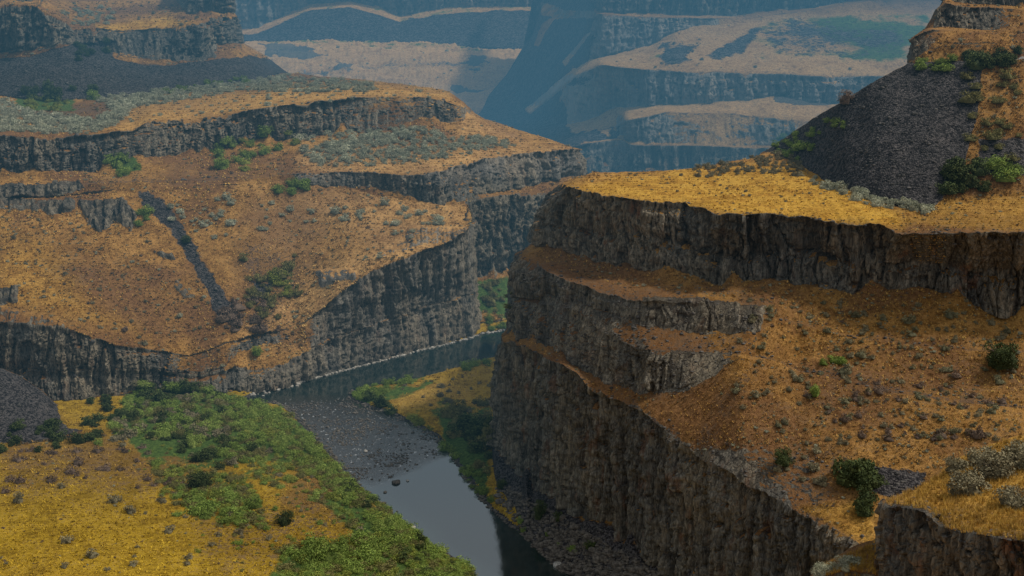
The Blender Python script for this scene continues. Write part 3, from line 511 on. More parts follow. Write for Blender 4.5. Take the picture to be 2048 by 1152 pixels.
# ------------------------------------------------------------------ where the ground is seen: lookup for planting
CW = 4; bw, bh = 2048//CW, 1152//CW+20
buf = np.full((bh, bw), -1, np.int64); AV = np.concatenate(ALLV); AM = np.concatenate(ALLM)
uu, vv, dd = proj(AV); ii = (uu//CW).astype(int); jj = (vv//CW).astype(int)
ok = (ii >= 0) & (ii < bw) & (jj >= 0) & (jj < bh) & (dd > 0); order = np.nonzero(ok)[0]; order = order[np.argsort(-dd[order])]
buf[jj[order], ii[order]] = order
def ground(u, v):
    i, j = int(u//CW), int(v//CW)
    if not (0 <= i < bw and 0 <= j < bh): return None
    k = buf[j, i]
    return None if k < 0 else AV[k]
# ------------------------------------------------------------------ plants
def leafcloud(seed, nl, clumps, rx, rz, leaf, flat=.0, upright=0., core=True, spiky=0.):
    """a shrub of many small leaf faces gathered in clumps around a dark twiggy middle; radius about 1"""
    r = np.random.default_rng(seed); V = []; Fc = []; T = []; mi = []
    cen = []
    for i in range(clumps):
        a = r.uniform(0, 6.283); q = math.sqrt(r.uniform(0, 1))*.72; h = r.uniform(.12, 1.)*math.sqrt(max(0.05, 1-q*q))
        cen.append((q*math.cos(a)*rx, q*math.sin(a)*rx, h*rz*.85, r.uniform(.22, .42)))
    cen = np.array(cen); ci = r.integers(0, clumps, nl); c = cen[ci]
    d = r.normal(size=(nl, 3)); d /= np.linalg.norm(d, axis=1)[:, None]; d[:, 2] = np.abs(d[:, 2])*(1-.3*(r.random(nl) < .4))*np.where(r.random(nl) < .25, -1, 1)
    rad = c[:, 3]*r.uniform(.7, 1.08, nl); p = c[:, :3]+d*rad[:, None]*np.array([1, 1, .85+spiky]); p[:, 2] = np.maximum(p[:, 2], .02)
    nrm = d+r.normal(size=(nl, 3))*.7; nrm[:, 2] += .2; nrm /= np.linalg.norm(nrm, axis=1)[:, None]
    t = np.cross(nrm, r.normal(size=(nl, 3))); t[:, 2] += upright; t /= np.linalg.norm(t, axis=1)[:, None]; b = np.cross(nrm, t)
    s = leaf*r.uniform(.6, 1.4, nl)[:, None]
    V = np.stack([p-t*s, p+b*s*.55, p+t*s*1.1, p-b*s*.55], 1).reshape(-1, 3); Fc = np.arange(nl*4).reshape(-1, 4)
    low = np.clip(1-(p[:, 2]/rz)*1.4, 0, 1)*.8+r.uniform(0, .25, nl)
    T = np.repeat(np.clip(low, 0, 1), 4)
    if core:
        m, k = 7, 12; cv = []
        for i in range(m):
            ph = i/(m-1)*1.5
            for j in range(k):
                a = j/k*6.283; w = .60+.12*math.sin(a*3+seed)+.10*math.sin(a*5+seed*2+i)
                cv.append((math.cos(a)*math.cos(ph)*rx*w, math.sin(a)*math.cos(ph)*rx*w, math.sin(ph)*rz*(.50+.1*math.sin(a*2+seed))))
        n0 = len(V); V = np.concatenate([V, cv]); q = []
        for i in range(m-1):
            for j in range(k): q.append((n0+i*k+j, n0+i*k+(j+1) % k, n0+(i+1)*k+(j+1) % k, n0+(i+1)*k+j))
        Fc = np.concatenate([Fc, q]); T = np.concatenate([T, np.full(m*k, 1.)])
    return V, Fc, T
def tint4(T): return np.stack([T, T, T, np.ones_like(T)], 1)
PROTO = {}
def protos(kind, mat, n, **kw):
    L = []
    for i in range(n):
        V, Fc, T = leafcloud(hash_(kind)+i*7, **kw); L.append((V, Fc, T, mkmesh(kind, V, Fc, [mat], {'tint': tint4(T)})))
    PROTO[kind] = L
def hash_(s): return sum(ord(c)*(i+3) for i, c in enumerate(s))
protos('sage', SAGE, 5, nl=420, clumps=12, rx=1, rz=.85, leaf=.085, upright=.8)
protos('dullsage', SAGE2, 4, nl=380, clumps=9, rx=1, rz=.9, leaf=.085, upright=.8)
protos('dry', BRN, 4, nl=300, clumps=9, rx=1, rz=.8, leaf=.08, upright=1., core=True)
protos('green', GRN, 5, nl=850, clumps=18, rx=1, rz=1., leaf=.062)
protos('ygreen', YGR, 3, nl=750, clumps=15, rx=1, rz=.8, leaf=.060)
protos('dark', DGR, 4, nl=800, clumps=18, rx=1, rz=1.15, leaf=.08)
protos('willow', WIL, 4, nl=800, clumps=14, rx=1, rz=.9, leaf=.062, upright=1.2, spiky=.5)
protos('olive2', SAG3, 4, nl=420, clumps=8, rx=1, rz=.95, leaf=.075, upright=.8)
protos('olive', OLI, 3, nl=650, clumps=12, rx=1, rz=.8, leaf=.062, upright=.6)
def surface_point(u, v): return ground(u, v)
def inpoly(poly, n_per, seed, mindist):
    r = np.random.default_rng(seed); poly = np.array(poly, float); x0, y0 = poly.min(0); x1, y1 = poly.max(0); out = []
    cell = {}; tries = int(n_per*6)
    for _ in range(tries):
        x, y = r.uniform(x0, x1), r.uniform(y0, y1); k = (int(x//mindist), int(y*2//mindist))
        if k in cell: continue
        if sdpoly(np.array([x]), np.array([y]), poly)[0] > 0: continue
        cell[k] = 1; out.append((x, y))
        if len(out) >= n_per: break
    return out
# region, kind, polygon, count, spacing px, diameter px range, label, group
REG = [
 ('sage', [(0,200),(60,225),(200,240),(230,200),(300,190),(230,250),(180,268),(0,262)], 330, 7, (12,22), 'grey-green sagebrush in the dense field behind the upper left cliff edge'),
 ('sage', [(180,200),(330,178),(480,165),(560,150),(720,162),(760,180),(600,185),(480,180),(330,205),(240,215)], 560, 5, (9,17), 'pale sagebrush in the thick belt below the left butte scree'),
 ('sage', [(250,235),(560,185),(880,178),(880,195),(560,210),(260,250)], 46, 16, (8,15), 'single sagebrush on the yellow strip along the upper left rim'),
 ('sage', [(600,300),(760,262),(830,250),(900,275),(960,270),(1040,290),(960,300),(820,325),(640,335)], 420, 6, (9,19), 'grey-green sagebrush on the middle terrace above the second left cliff'),
 ('sage', [(110,18),(230,12),(225,50),(150,52)], 60, 7, (7,13), 'small sagebrush on the high bench of the left butte'),
 ('sage', [(340,395),(420,380),(480,400),(480,470),(400,480),(340,440)], 22, 14, (12,22), 'sagebrush on the tan slope right of the grey scree streak'),
 ('sage', [(660,410),(760,405),(900,425),(900,445),(780,450),(650,440)], 26, 12, (13,26), 'sagebrush near the top of the tan slope beside the tall gorge wall'),
 ('sage', [(700,500),(800,460),(860,440),(780,520),(720,530)], 14, 14, (8,14), 'small sagebrush near the edge of the left columnar cliff'),
 ('dullsage', [(20,450),(400,480),(440,660),(300,690),(40,600)], 34, 22, (7,14), 'sparse little brush on the open tan slope above the lower left cliff'),
 ('sage', [(580,270),(760,258),(800,270),(700,295),(600,300)], 40, 14, (10,20), 'sagebrush at the foot of the third left cliff'),
 ('sage', [(500,395),(640,385),(640,440),(520,470)], 16, 16, (9,18), 'sagebrush on the upper middle of the left slope'),
 ('dullsage', [(1380,335),(1480,320),(1560,302),(1610,330),(1600,350),(1500,345),(1400,355)], 120, 7, (10,17), 'dull grey sagebrush at the back of the yellow right terrace'),
 ('sage', [(1620,350),(1700,378),(1800,402),(1870,418),(1850,428),(1760,412),(1650,378),(1615,365)], 55, 9, (17,28), 'pale sagebrush in the row at the foot of the dark right scree'),
 ('dullsage', [(1200,348),(1600,350),(1700,400),(1600,415),(1300,390)], 40, 20, (5,9), 'tiny brush dotted over the yellow right terrace'),
 ('olive2', [(1480,600),(1880,610),(2040,660),(2040,880),(1800,900),(1640,900),(1440,800)], 70, 26, (9,30), 'grey-green sagebrush on the orange right hillside'),
 ('dullsage', [(1480,600),(1880,610),(2040,660),(2040,880),(1800,900),(1640,900),(1440,800)], 200, 13, (6,18), 'low dull brush on the orange right hillside'),
 ('dry', [(1600,780),(1900,740),(2040,800),(2000,880),(1700,880)], 34, 24, (16,34), 'purplish dry bush on the lower right hillside'),
 ('dullsage', [(1500,900),(1700,880),(1740,920),(1650,980),(1560,960)], 10, 20, (14,26), 'dull brush among the dark stones low on the right hillside'),
 ('sage', [(540,90),(960,92),(980,150),(700,180),(560,120)], 60, 14, (4,7), 'tiny hazy bush on the far tan grassland'),
 ('dullsage', [(1150,60),(1800,70),(1700,140),(1200,130)], 40, 20, (5,9), 'tiny hazy bush on the slopes of the far mesa'),
 ('dullsage', [(0,930),(300,900),(470,960),(560,1060),(420,1140),(0,1140)], 26, 26, (12,26), 'small grey brush in the yellow grass at the lower left'),
 ('dry', [(0,900),(300,890),(460,960),(380,990),(120,960),(0,990)], 34, 18, (14,28), 'brown brush among the yellow grass below the scree cone'),
 ('dullsage', [(790,770),(985,750),(985,830),(900,830),(840,800)], 30, 14, (9,20), 'grey brush on the yellow gravel bar'),
 ('olive', [(870,820),(985,800),(985,960),(930,900)], 26, 12, (22,46), 'olive brush below the nose of the great right cliff'),
 ('dark', [(905,860),(985,850),(985,930),(950,920)], 7, 16, (34,52), 'dark shrub below the nose of the great right cliff'),
 ('green', [(850,870),(900,885),(960,955),(985,1010),(960,1000),(905,925)], 24, 10, (16,28), 'bright green shrub along the right water edge'),
 ('ygreen', [(800,822),(860,850),(880,880),(840,862)], 12, 9, (14,24), 'yellow-green shrub on the edge of the gravel bar'),
 ('green', [(700,775),(830,758),(800,772),(735,800),(715,800)], 30, 8, (13,24), 'green reed clump at the tip of the gravel bar'),
 ('green', [(920,722),(985,716),(985,732),(930,740)], 10, 10, (16,26), 'green shrub at the far corner of the gravel bar'),
 ('dark', [(730,795),(790,812),(785,828),(735,812)], 8, 10, (18,28), 'dark green shrub at the waterline of the gravel bar'),
 ('green', [(970,640),(1015,635),(1015,662),(975,662)], 9, 9, (14,22), 'green shrub at the far bend of the river'),
 ('olive', [(950,570),(1030,560),(1020,640),(955,620)], 18, 12, (14,26), 'olive brush at the foot of the tall gorge wall'),
 ('dark', [(0,855),(200,840),(230,880),(120,900),(0,905)], 20, 15, (18,32), 'dark bush along the foot of the lower left scree cone'),
 ('dark', [(170,800),(215,790),(215,870),(175,870)], 6, 14, (18,30), 'dark bush beside the lower left scree cone'),
 ('green', [(200,325),(250,300),(285,340),(240,350)], 12, 11, (16,28), 'green shrub in the notch of the upper left cliff'),
 ('green', [(420,280),(560,262),(580,282),(470,350),(425,345)], 16, 18, (18,30), 'green shrub below the upper left cliff'),
 ('ygreen', [(430,290),(590,265),(600,290),(470,360)], 10, 20, (16,26), 'yellow-green shrub below the upper left cliff'),
 ('green', [(540,372),(620,360),(620,385),(560,395)], 9, 12, (20,30), 'green shrub under the left end of the second cliff'),
 ('green', [(265,425),(300,415),(295,455),(262,462)], 6, 10, (18,26), 'green shrub beside the grey scree streak'),
 ('olive', [(480,480),(590,480),(600,590),(540,650),(490,620)], 26, 18, (18,34), 'olive brush in the gully on the left slope'),
 ('ygreen', [(540,540),(590,540),(585,590),(545,585)], 9, 12, (20,30), 'yellow-green bush in the gully on the left slope'),
 ('dry', [(430,590),(560,610),(560,670),(450,660)], 20, 16, (20,36), 'reddish brown bush low in the gully on the left slope'),
 ('dark', [(20,176),(200,180),(200,200),(20,200)], 9, 18, (22,34), 'dark shrub at the foot of the left butte scree'),
 ('ygreen', [(40,195),(150,198),(140,222),(50,218)], 14, 12, (18,28), 'light green shrub patch behind the upper left rim'),
 ('green', [(320,178),(440,162),(500,155),(500,165),(440,172),(330,190)], 18, 12, (11,18), 'green shrub along the foot of the left butte scree'),
 ('dark', [(130,85),(220,80),(210,120),(140,125)], 9, 13, (16,24), 'dark shrub high on the left butte scree'),
 ('green', [(1545,270),(1640,262),(1630,300),(1580,325),(1550,300)], 20, 11, (17,28), 'green shrub at the lower corner of the dark right scree'),
 ('green', [(1650,240),(1690,240),(1690,262),(1655,262)], 5, 10, (16,24), 'green shrub in the middle of the dark right scree'),
 ('green', [(1825,118),(1910,118),(1900,140),(1840,140)], 13, 10, (17,28), 'green shrub under the right rock tower'),
 ('dark', [(1930,110),(2040,95),(2045,125),(1950,140),(1960,165),(1935,165)], 15, 16, (24,38), 'dark green bush right of the dark scree'),
 ('olive', [(1930,150),(2040,150),(2040,330),(1940,330)], 22, 24, (20,36), 'olive brush on the broken slope at the right edge'),
 ('dark', [(1880,330),(1960,325),(1970,380),(1890,385)], 11, 16, (34,50), 'large green bush at the right end of the terrace'),
 ('green', [(1970,335),(2048,328),(2048,365),(1985,370)], 9, 14, (26,40), 'green bush at the right edge of the terrace'),
 ('dark', [(1680,910),(1740,905),(1745,975),(1690,965)], 5, 16, (44,60), 'dark bush cluster beside the small dark scree patch'),
 ('dark', [(1715,970),(1750,970),(1750,1030),(1720,1030)], 4, 14, (40,52), 'dark bush above the near rock outcrop'),
 ('dark', [(330,880),(450,900),(430,960),(360,980)], 5, 24, (26,44), 'dark green bush standing in the lower left meadow'),
 ('green', [(350,980),(440,985),(520,1040),(480,1060),(380,1030)], 16, 18, (28,46), 'green bush in the lower left meadow'),
 ('green', [(560,1090),(740,1080),(780,1150),(600,1150)], 30, 20, (30,52), 'dark green bush at the bottom of the meadow'),
 ('dark', [(1000,950),(1200,1080),(1260,1140),(1180,1100),(1060,1010)], 9, 26, (24,40), 'dark shrub on the rubble below the great right cliff'),
 ('green', [(1010,1000),(1060,1050),(1200,1120),(1160,1120),(1040,1060)], 9, 22, (14,22), 'small green shrub on the rubble by the water'),
 ('green', [(1640,715),(1700,712),(1690,740),(1650,740)], 2, 14, (22,30), 'small green bush on the open right hillside'),
 ('sage', [(1640,1140),(1720,1110),(1740,1118),(1700,1150)], 12, 12, (24,40), 'pale sagebrush on the near ledge at the bottom edge'),
]
NICE = dict(olive2='sagebrush', sage='sagebrush', dullsage='sagebrush', dry='dry_bush', green='green_shrub', ygreen='green_shrub', dark='dark_shrub', willow='willow_shrub', olive='olive_shrub')
inst = []
for q, (kind, poly, cnt, md, (a, b), lab) in enumerate(REG):
    r = np.random.default_rng(1000+q)
    for (pu, pv) in inpoly(poly, cnt, 2000+q, md):
        p = ground(pu, pv)
        if p is None: continue
        d_ = np.linalg.norm(p-np.array([0, 0, H])); px = r.uniform(a, b)*r.choice([.6, .85, 1., 1.1, 1.35]); inst.append([px, kind, p, px*d_/F/2*1.08, lab, r.integers(0, 99), r.uniform(0, 6.28), r.uniform(.75, 1.15)])
# single bushes one can point at: (kind, u, v of the foot, width px, height/width, label)
SOLO = [
 ('dark', 2003, 728, 82, 1.0, 'big round dark green juniper bush alone on the orange slope at the right edge'),
 ('dark', 1565, 925, 44, 1.25, 'upright dark green bush above the edge of the great right cliff'),
 ('green', 507, 1012, 38, 1.0, 'round grey-green bush alone in the meadow left of the river'),
 ('dark', 568, 1046, 42, .95, 'round dark bush at the edge of the yellow meadow patch'),
 ('dark', 398, 970, 56, .85, 'widest dark green bush in the middle of the left meadow'),
 ('green', 1628, 790, 26, 1.5, 'tall narrow green bush in the middle of the orange hillside'),
 ('green', 1680, 725, 26, .9, 'small rounded green bush near the middle of the orange hillside'),
 ('dry', 1690, 205, 34, 1.3, 'bare dark bush standing on the ridge of the right scree'),
 ('dark', 1002, 972, 26, 1.1, 'dark bush against the foot of the great cliff nose'),
 ('dark', 1078, 1035, 34, 2.0, 'tall dark shrub leaning against the foot of the great cliff'),
 ('green', 188, 196, 32, .95, 'dark green tree-like bush at the foot of the left scree'),
 ('dark', 372, 480, 24, .9, 'dark bush on the edge of the grey scree streak'),
 ('green', 512, 708, 26, 1.2, 'olive green bush on the small ledge of the lower left cliff'),
 ('sage', 362, 632, 13, 1.1, 'small sagebrush low on the tan slope left of the gully'),
 ('dry', 250, 660, 16, .9, 'dark little bush near the lower left cliff rim'),
 ('green', 440, 335, 34, 1.1, 'bright green bush under the upper left cliff beside the sage slope'),
]
def bush_thing(kind, p, s, hz, lab, big=False, rot=0., seed=3):
    nm = NICE[kind] if kind != 'dark' else 'juniper_bush' if 'juniper' in lab else 'dark_shrub'
    t = obj(nm, None, label=lab, category={'sagebrush': 'sagebrush'}.get(nm, 'bush')); t.location = p; t.rotation_euler = (0, 0, rot); t.empty_display_size = .5
    mat = PROTO[kind][0][3].materials[0]
    V, Fc, T = leafcloud(seed, 2600, 34, 1, hz, .050, upright=.3)
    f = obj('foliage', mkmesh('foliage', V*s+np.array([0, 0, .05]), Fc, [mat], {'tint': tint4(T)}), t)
    obj('stem', stems(seed, s, hz), t); return t
def stems(seed, s, hz, n=7):
    r = np.random.default_rng(seed+5); V = []; Q = []
    for i in range(n):
        a = r.uniform(0, 6.28); tip = np.array([math.cos(a)*.6, math.sin(a)*.6, hz*.8*r.uniform(.6, 1.1)])*s; prev = np.array([0, 0, -.3])
        k0 = len(V); m = 4
        for j in range(m+1):
            f = j/m; c = tip*np.array([f**1.5, f**1.5, f])+r.normal(size=3)*.04*s*f; w = .05*s*(1-f*.75)
            if j == 0: c = c-np.array([0, 0, .25])
            for k in range(5): V.append(c+w*np.array([math.cos(k*1.2566), math.sin(k*1.2566), 0]))
        for j in range(m):
            for k in range(5): Q.append((k0+j*5+k, k0+j*5+(k+1) % 5, k0+(j+1)*5+(k+1) % 5, k0+(j+1)*5+k))
    return mkmesh('stem', V, Q, [TWIG])
for q, (kind, pu, pv, wpx, hw, lab) in enumerate(SOLO):
    p = ground(pu, pv)
    if p is None: continue
    s = wpx*np.linalg.norm(p-np.array([0, 0, H]))/F/2; bush_thing(kind, p, s, hw*1.3, lab, rot=q*1.3, seed=40+q)
# foreground sagebrush on the near outcrop
for q, (pu, pv, wpx, hw, lab) in enumerate([
 (1935, 985, 90, .75, 'large pale sagebrush spreading over the near outcrop'), (1990, 955, 100, .8, 'tallest grey sagebrush at the top of the near outcrop'), (2040, 930, 90, .9, 'sagebrush cut by the right edge on the near outcrop'),
 (1915, 940, 60, .7, 'small sagebrush at the left end of the near sage clump'), (1965, 925, 70, .7, 'sagebrush on the crest behind the near sage clump'), (2030, 1010, 80, .6, 'low dark-stemmed sagebrush by the right edge'),
 (1640, 1150, 46, .8, 'pale sagebrush at the bottom edge left of the near outcrop'), (1690, 1128, 40, .8, 'small pale sagebrush on the near ledge above the bottom edge')]):
    p = ground(pu, pv)
    if p is None: continue
    s = wpx*np.linalg.norm(p-np.array([0, 0, H]))/F/2; bush_thing('sage' if q > 5 else 'dullsage', p, s, hw*1.2, lab, rot=q, seed=80+q)
# the larger ones are things of their own, the rest is cover
cap = {}
inst.sort(key=lambda a: -a[0]); rest = []
for it in inst:
    px, kind, p, s, lab, k, rot, hz = it; nm = NICE[kind]; lim = 290 if nm == 'sagebrush' else 120
    if cap.get(nm, 0) >= lim or px < 9: rest.append(it); continue
    cap[nm] = cap.get(nm, 0)+1
    L = PROTO[kind]; o = obj(nm, L[k % len(L)][3], label=lab, category='sagebrush' if nm == 'sagebrush' else 'bush', group=lab.split(' ', 1)[1])
    o.location = (p[0], p[1], p[2]-.08*s); o.rotation_euler = (0, 0, rot); o.scale = (s, s*(.85+.3*random.random()), s*hz)
def merge(items, name, label, keep=1.):
    groups = {}
    for it in items: groups.setdefault(it[1], []).append(it)
    Vs, Fs, Ts, Ms = [], [], [], []; mats = []; off = 0
    for kind, L in groups.items():
        mi = len(mats); mats.append(PROTO[kind][0][3].materials[0])
        for it in L:
            px, _, p, s, _, k, rot, hz = it; V, Fc, T, _ = PROTO[kind][k % len(PROTO[kind])]; n = len(V)
            c, s_ = math.cos(rot), math.sin(rot); W = np.empty_like(V); W[:, 0] = (V[:, 0]*c-V[:, 1]*s_)*s+p[0]; W[:, 1] = (V[:, 0]*s_+V[:, 1]*c)*s+p[1]; W[:, 2] = V[:, 2]*s*hz+p[2]-.08*s
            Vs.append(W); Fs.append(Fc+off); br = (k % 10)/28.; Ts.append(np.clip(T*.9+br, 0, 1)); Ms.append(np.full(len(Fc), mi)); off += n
    if not Vs: return
    T = np.concatenate(Ts)
    obj(name, mkmesh(name, np.concatenate(Vs), np.concatenate(Fs), mats, {'tint': tint4(T)}, midx=np.concatenate(Ms)), kind='stuff', label=label)
# small sagebrush, bunchgrass and stones too many to count, wherever the masks call for them
r = np.random.default_rng(4242)
N = 150000; cu, cv = r.uniform(0, 2047, N), r.uniform(0, 1151, N); K = buf[(cv//CW).astype(int), (cu//CW).astype(int)]; okk = K >= 0; K = np.unique(K[okk]); K = K[r.permutation(len(K))]
Pp = AV[K]; Mm = AM[K]; dep = np.linalg.norm(Pp-np.array([0, 0, H]), axis=1); clus = fbm(Pp[:, 0]*.06, Pp[:, 1]*.06, Pp[:, 0]*0, 3, 77); farm = Mm[:, 8] == 1
grassy = (Mm[:, 0] < .35) & (Mm[:, 1] < .35) & (Mm[:, 2] < .6)
near_ = (Pp[:, 1] < 140)
sel = grassy & ~near_ & (r.random(len(K)) < np.where(farm, .05, np.where(Mm[:, 8] == 2, .03, .10))*(1+2.4*clus)*(1-.75*np.clip(Mm[:, 4], 0, 1)))
for q in np.nonzero(sel)[0]:
    px = r.uniform(2.5, 5) if farm[q] else r.choice([4.5, 6, 8, 11], p=[.4, .35, .18, .07])*r.uniform(.8, 1.25)
    kd = 'dry' if r.random() < (.25 if Mm[q, 8] != 2 else .5) else ('dullsage' if r.random() < .55 else 'sage')
    rest.append([px, kd, Pp[q], px*dep[q]/F/2, '', r.integers(0, 99), r.uniform(0, 6.28), r.uniform(.6, 1.)])
gs = np.nonzero(grassy & ~farm & ~near_ & (r.random(len(K)) < .75))[0]; n = len(gs); B = 6
size = np.clip(r.uniform(3.5, 7.5, n)*dep[gs]/F, .2, 1.1)*(1+.3*clus[gs]); big_ = fbm(Pp[gs][:, 0]*.03, Pp[gs][:, 1]*.03, Pp[gs][:, 0]*0, 3, 88); yl = np.clip(Mm[gs, 4], 0, 1)[:, None]; pl = np.clip(Mm[gs, 5], 0, 1)[:, None]; bn = (r.random(n) < .20-.5*np.minimum(big_, 0)+.35*np.clip(Mm[gs, 6], 0, 1))[:, None]
md_ = (Mm[gs, 8] == 2)[:, None]
base_c = np.array([.43, .258, .074])*(1-yl)+yl*np.where(md_, np.array([.46, .315, .018]), np.array([.52, .31, .055])); base_c = base_c*(1-pl)+pl*np.array([.54, .35, .15]); base_c = np.where(bn, base_c*np.array([.45, .42, .42])+.015, base_c)*r.uniform(.78, 1.16, (n, 1))*(1+.45*big_[:, None]*np.array([.8, 1, .9]))
a = r.uniform(0, 6.28, (n, B)); ln = size[:, None]*r.uniform(.35, .8, (n, B)); le = r.uniform(.3, 1.1, (n, B)); w_ = size[:, None]*.16
b0 = Pp[gs][:, None]+np.stack([r.normal(size=(n, B))*size[:, None]*.22, r.normal(size=(n, B))*size[:, None]*.22, -.05+0*a], -1)
tp = b0+np.stack([np.cos(a)*le*ln, np.sin(a)*le*ln, ln*.75], -1); sw = np.stack([-np.sin(a)*w_, np.cos(a)*w_, 0*a], -1)
Vg = np.stack([b0-sw, b0+sw, tp], 2).reshape(-1, 3); Cg = np.repeat(np.concatenate([base_c, np.ones((n, 1))], 1), B*3, 0)
MG = NT('bunchgrass blades'); ga_ = MG.n('ShaderNodeAttribute', attribute_name='hue'); MG.bsdf(ga_.outputs['Color'], .9, spec=.1)
obj('bunchgrass', mkmesh('bunchgrass', Vg, np.arange(len(Vg)).reshape(-1, 3), [MG.m], {'hue': Cg}), kind='stuff', label='dry bunchgrass covering slopes, terraces and meadow')
st_sel = ~farm & ((Mm[:, 1] > .7) & (r.random(len(K)) < .22) & (Mm[:, 8] != 2) | ((Mm[:, 0] > .15) & (Mm[:, 0] < .8) & (r.random(len(K)) < .12)) | ((Mm[:, 6] > .45) & (Mm[:, 0] > .2) & (r.random(len(K)) < .22)))
STP = [(Pp[q, 0], Pp[q, 1], Pp[q, 2], np.clip(r.uniform(.8, 2.2)*dep[q]/F, .08, .38)*r.choice([1, 1, 1, 1, 2.0]), r.integers(0, 6), r.uniform(0, 6)) for q in np.nonzero(st_sel)[0]]
print('tufts', n, 'brush', int(sel.sum()), 'stones', len(STP))
merge(rest, 'low_brush', 'low brush and small sagebrush dotted over slopes and terraces')
#@@
# green thicket on the left bank of the river
TH_ = []
def thick(kinds, poly, cnt, md, rng_, seed):
    r = np.random.default_rng(seed)
    for (pu, pv) in inpoly(poly, cnt, seed, md):
        p = ground(pu, pv)
        if p is None: continue
        px = r.uniform(*rng_)*r.choice([.55, .8, 1., 1.3]); TH_.append([px, kinds[r.integers(0, len(kinds))], p, px*np.linalg.norm(p-np.array([0, 0, H]))/F/2, '', r.integers(0, 99), r.uniform(0, 6.28), r.uniform(.7, 1.1)])
thick(['willow', 'green', 'green', 'ygreen', 'willow', 'olive'], [(430,790),(540,812),(600,850),(640,895),(690,950),(740,1000),(700,1010),(640,960),(560,900),(470,860)], 420, 7, (14,30), 31)
thick(['green', 'willow', 'green', 'dark', 'olive', 'ygreen'], [(700,955),(760,1000),(850,1080),(930,1135),(980,1180),(860,1180),(800,1120),(730,1030),(680,980)], 330, 7, (16,34), 32)
thick(['green', 'willow', 'olive', 'dark', 'olive', 'dullsage', 'green'], [(270,770),(430,780),(480,860),(560,900),(470,930),(360,880),(230,880),(220,840)], 400, 7, (16,34), 33)
thick(['olive', 'ygreen', 'green'], [(300,920),(420,940),(500,960),(540,1060),(440,1050),(330,980)], 170, 10, (14,32), 34)
thick(['olive', 'willow', 'ygreen'], [(480,900),(620,920),(700,990),(720,1060),(620,1000),(520,960)], 120, 12, (14,28), 35)
thick(['green', 'ygreen', 'olive'], [(560,1085),(760,1075),(860,1120),(930,1170),(560,1170)], 150, 12, (20,38), 36)
thick(['willow', 'green'], [(698,790),(730,772),(800,760),(860,755),(800,770),(740,800)], 60, 6, (10,18), 37)
thick(['olive', 'ygreen', 'dullsage', 'green'], [(180,880),(480,880),(720,1000),(760,1080),(560,1090),(500,1152),(380,1100),(300,960)], 150, 18, (8,20), 38)
merge(TH_, 'thicket', 'dense green willow thicket along the left side of the river')
# ------------------------------------------------------------------ stones
def rock_mesh(seed, flat=.6):
    import bmesh
    bm = bmesh.new(); bmesh.ops.create_icosphere(bm, subdivisions=2, radius=1); r = np.random.default_rng(seed); off = r.uniform(0, 50, 3)
    V = np.array([v.co[:] for v in bm.verts]); n = vnoise(V[:, 0]*1.3+off[0], V[:, 1]*1.3+off[1], V[:, 2]*1.3+off[2], 5)
    V = V*(1+.35*n[:, None]); V[:, 2] *= flat; V = np.sign(V)*np.abs(V)**.9
    Fc = np.array([[v.index for v in f.verts] for f in bm.faces]); bm.free(); return V, Fc
RK = [rock_mesh(i) for i in range(6)]
def stones(pts, name, mat, label):
    Vs, Fs = [], []; off = 0
    for (x, y, z, s, k, a) in pts:
        V, Fc = RK[k % 6]; c, d = math.cos(a), math.sin(a); V = V*np.array([1, 1, .6+.8*((k*7) % 5)/5]); Vs.append(np.stack([(V[:, 0]*c-V[:, 1]*d)*s+x, (V[:, 0]*d+V[:, 1]*c)*s*.8+y, V[:, 2]*s+z], 1)); Fs.append(Fc+off); off += len(V)
    obj(name, mkmesh(name, np.concatenate(Vs), np.concatenate(Fs), [mat]), kind='stuff', label=label)
r = np.random.default_rng(77)
def rp(poly, n, seed, md=3):
    return inpoly(poly, n, seed, md)
stones(STP, 'scree_stones', BAS, 'dark loose basalt blocks on the scree slopes and below the cliffs')
pts = []
for (pu, pv) in rp(RIF, 2600, 5, 2.5):
    x, y = zw(pu, pv); 
    if fbm(np.array([x*.18]), np.array([y*.25]), np.array([0.]), 2, 60)[0] < .10 and r.random() < .88: continue
    pts.append((x, y, .02, r.uniform(.10, .34)*(1.7 if r.random() < .05 else 1), r.integers(0, 6), r.uniform(0, 6)))
for E_ in (LE[4:15], RE[7:20]):                              # both water edges
    for i in range(len(E_)-1):
        (a0, b0), (a1, b1) = E_[i], E_[i+1]
        for _ in range(int(math.hypot(a1-a0, b1-b0)/1.6)):
            f = r.random(); x, y = zw(a0+(a1-a0)*f+r.normal()*3, b0+(b1-b0)*f+r.normal()*2.5); pts.append((x, y, .05, r.uniform(.15, .5), r.integers(0, 6), r.uniform(0, 6)))
stones(pts, 'river_stones', STONE, 'scattered grey stones in the riffle and along the water edges')
pts = []
for i in range(len(FA)-2):
    (a0, b0), (a1, b1) = FA[i], FA[i+1]
    for _ in range(int((a1-a0)*.8)):
        f = r.random(); x, y = zw(a0+(a1-a0)*f, b0+(b1-b0)*f-r.exponential(1.6)+1.); pts.append((x, y, .1, r.uniform(.15, .55), r.integers(0, 6), r.uniform(0, 6)))
for _ in range(260):
    f = r.random(); a0 = 490+f*110; x, y = zw(a0, 786-f*22+r.normal()*4); pts.append((x, y, .1, r.uniform(.2, .7), r.integers(0, 6), r.uniform(0, 6)))
stones(pts, 'shore_stones', PSTONE, 'pale bleached stones along the foot of the left columnar cliff')
pts = []
RB_ = [(990,955),(1060,1000),(1120,1030),(1200,1080),(1330,1152),(1300,1200),(1130,1146),(1050,1070),(1000,1005)]
for (pu, pv) in rp(RB_, 1500, 9, 4):
    p = ground(pu, pv)
    if p is not None and p[2] < 14: pts.append((p[0], p[1], p[2]+.05, r.uniform(.15, .5)*(2.2 if r.random() < .1 else 1), r.integers(0, 6), r.uniform(0, 6)))
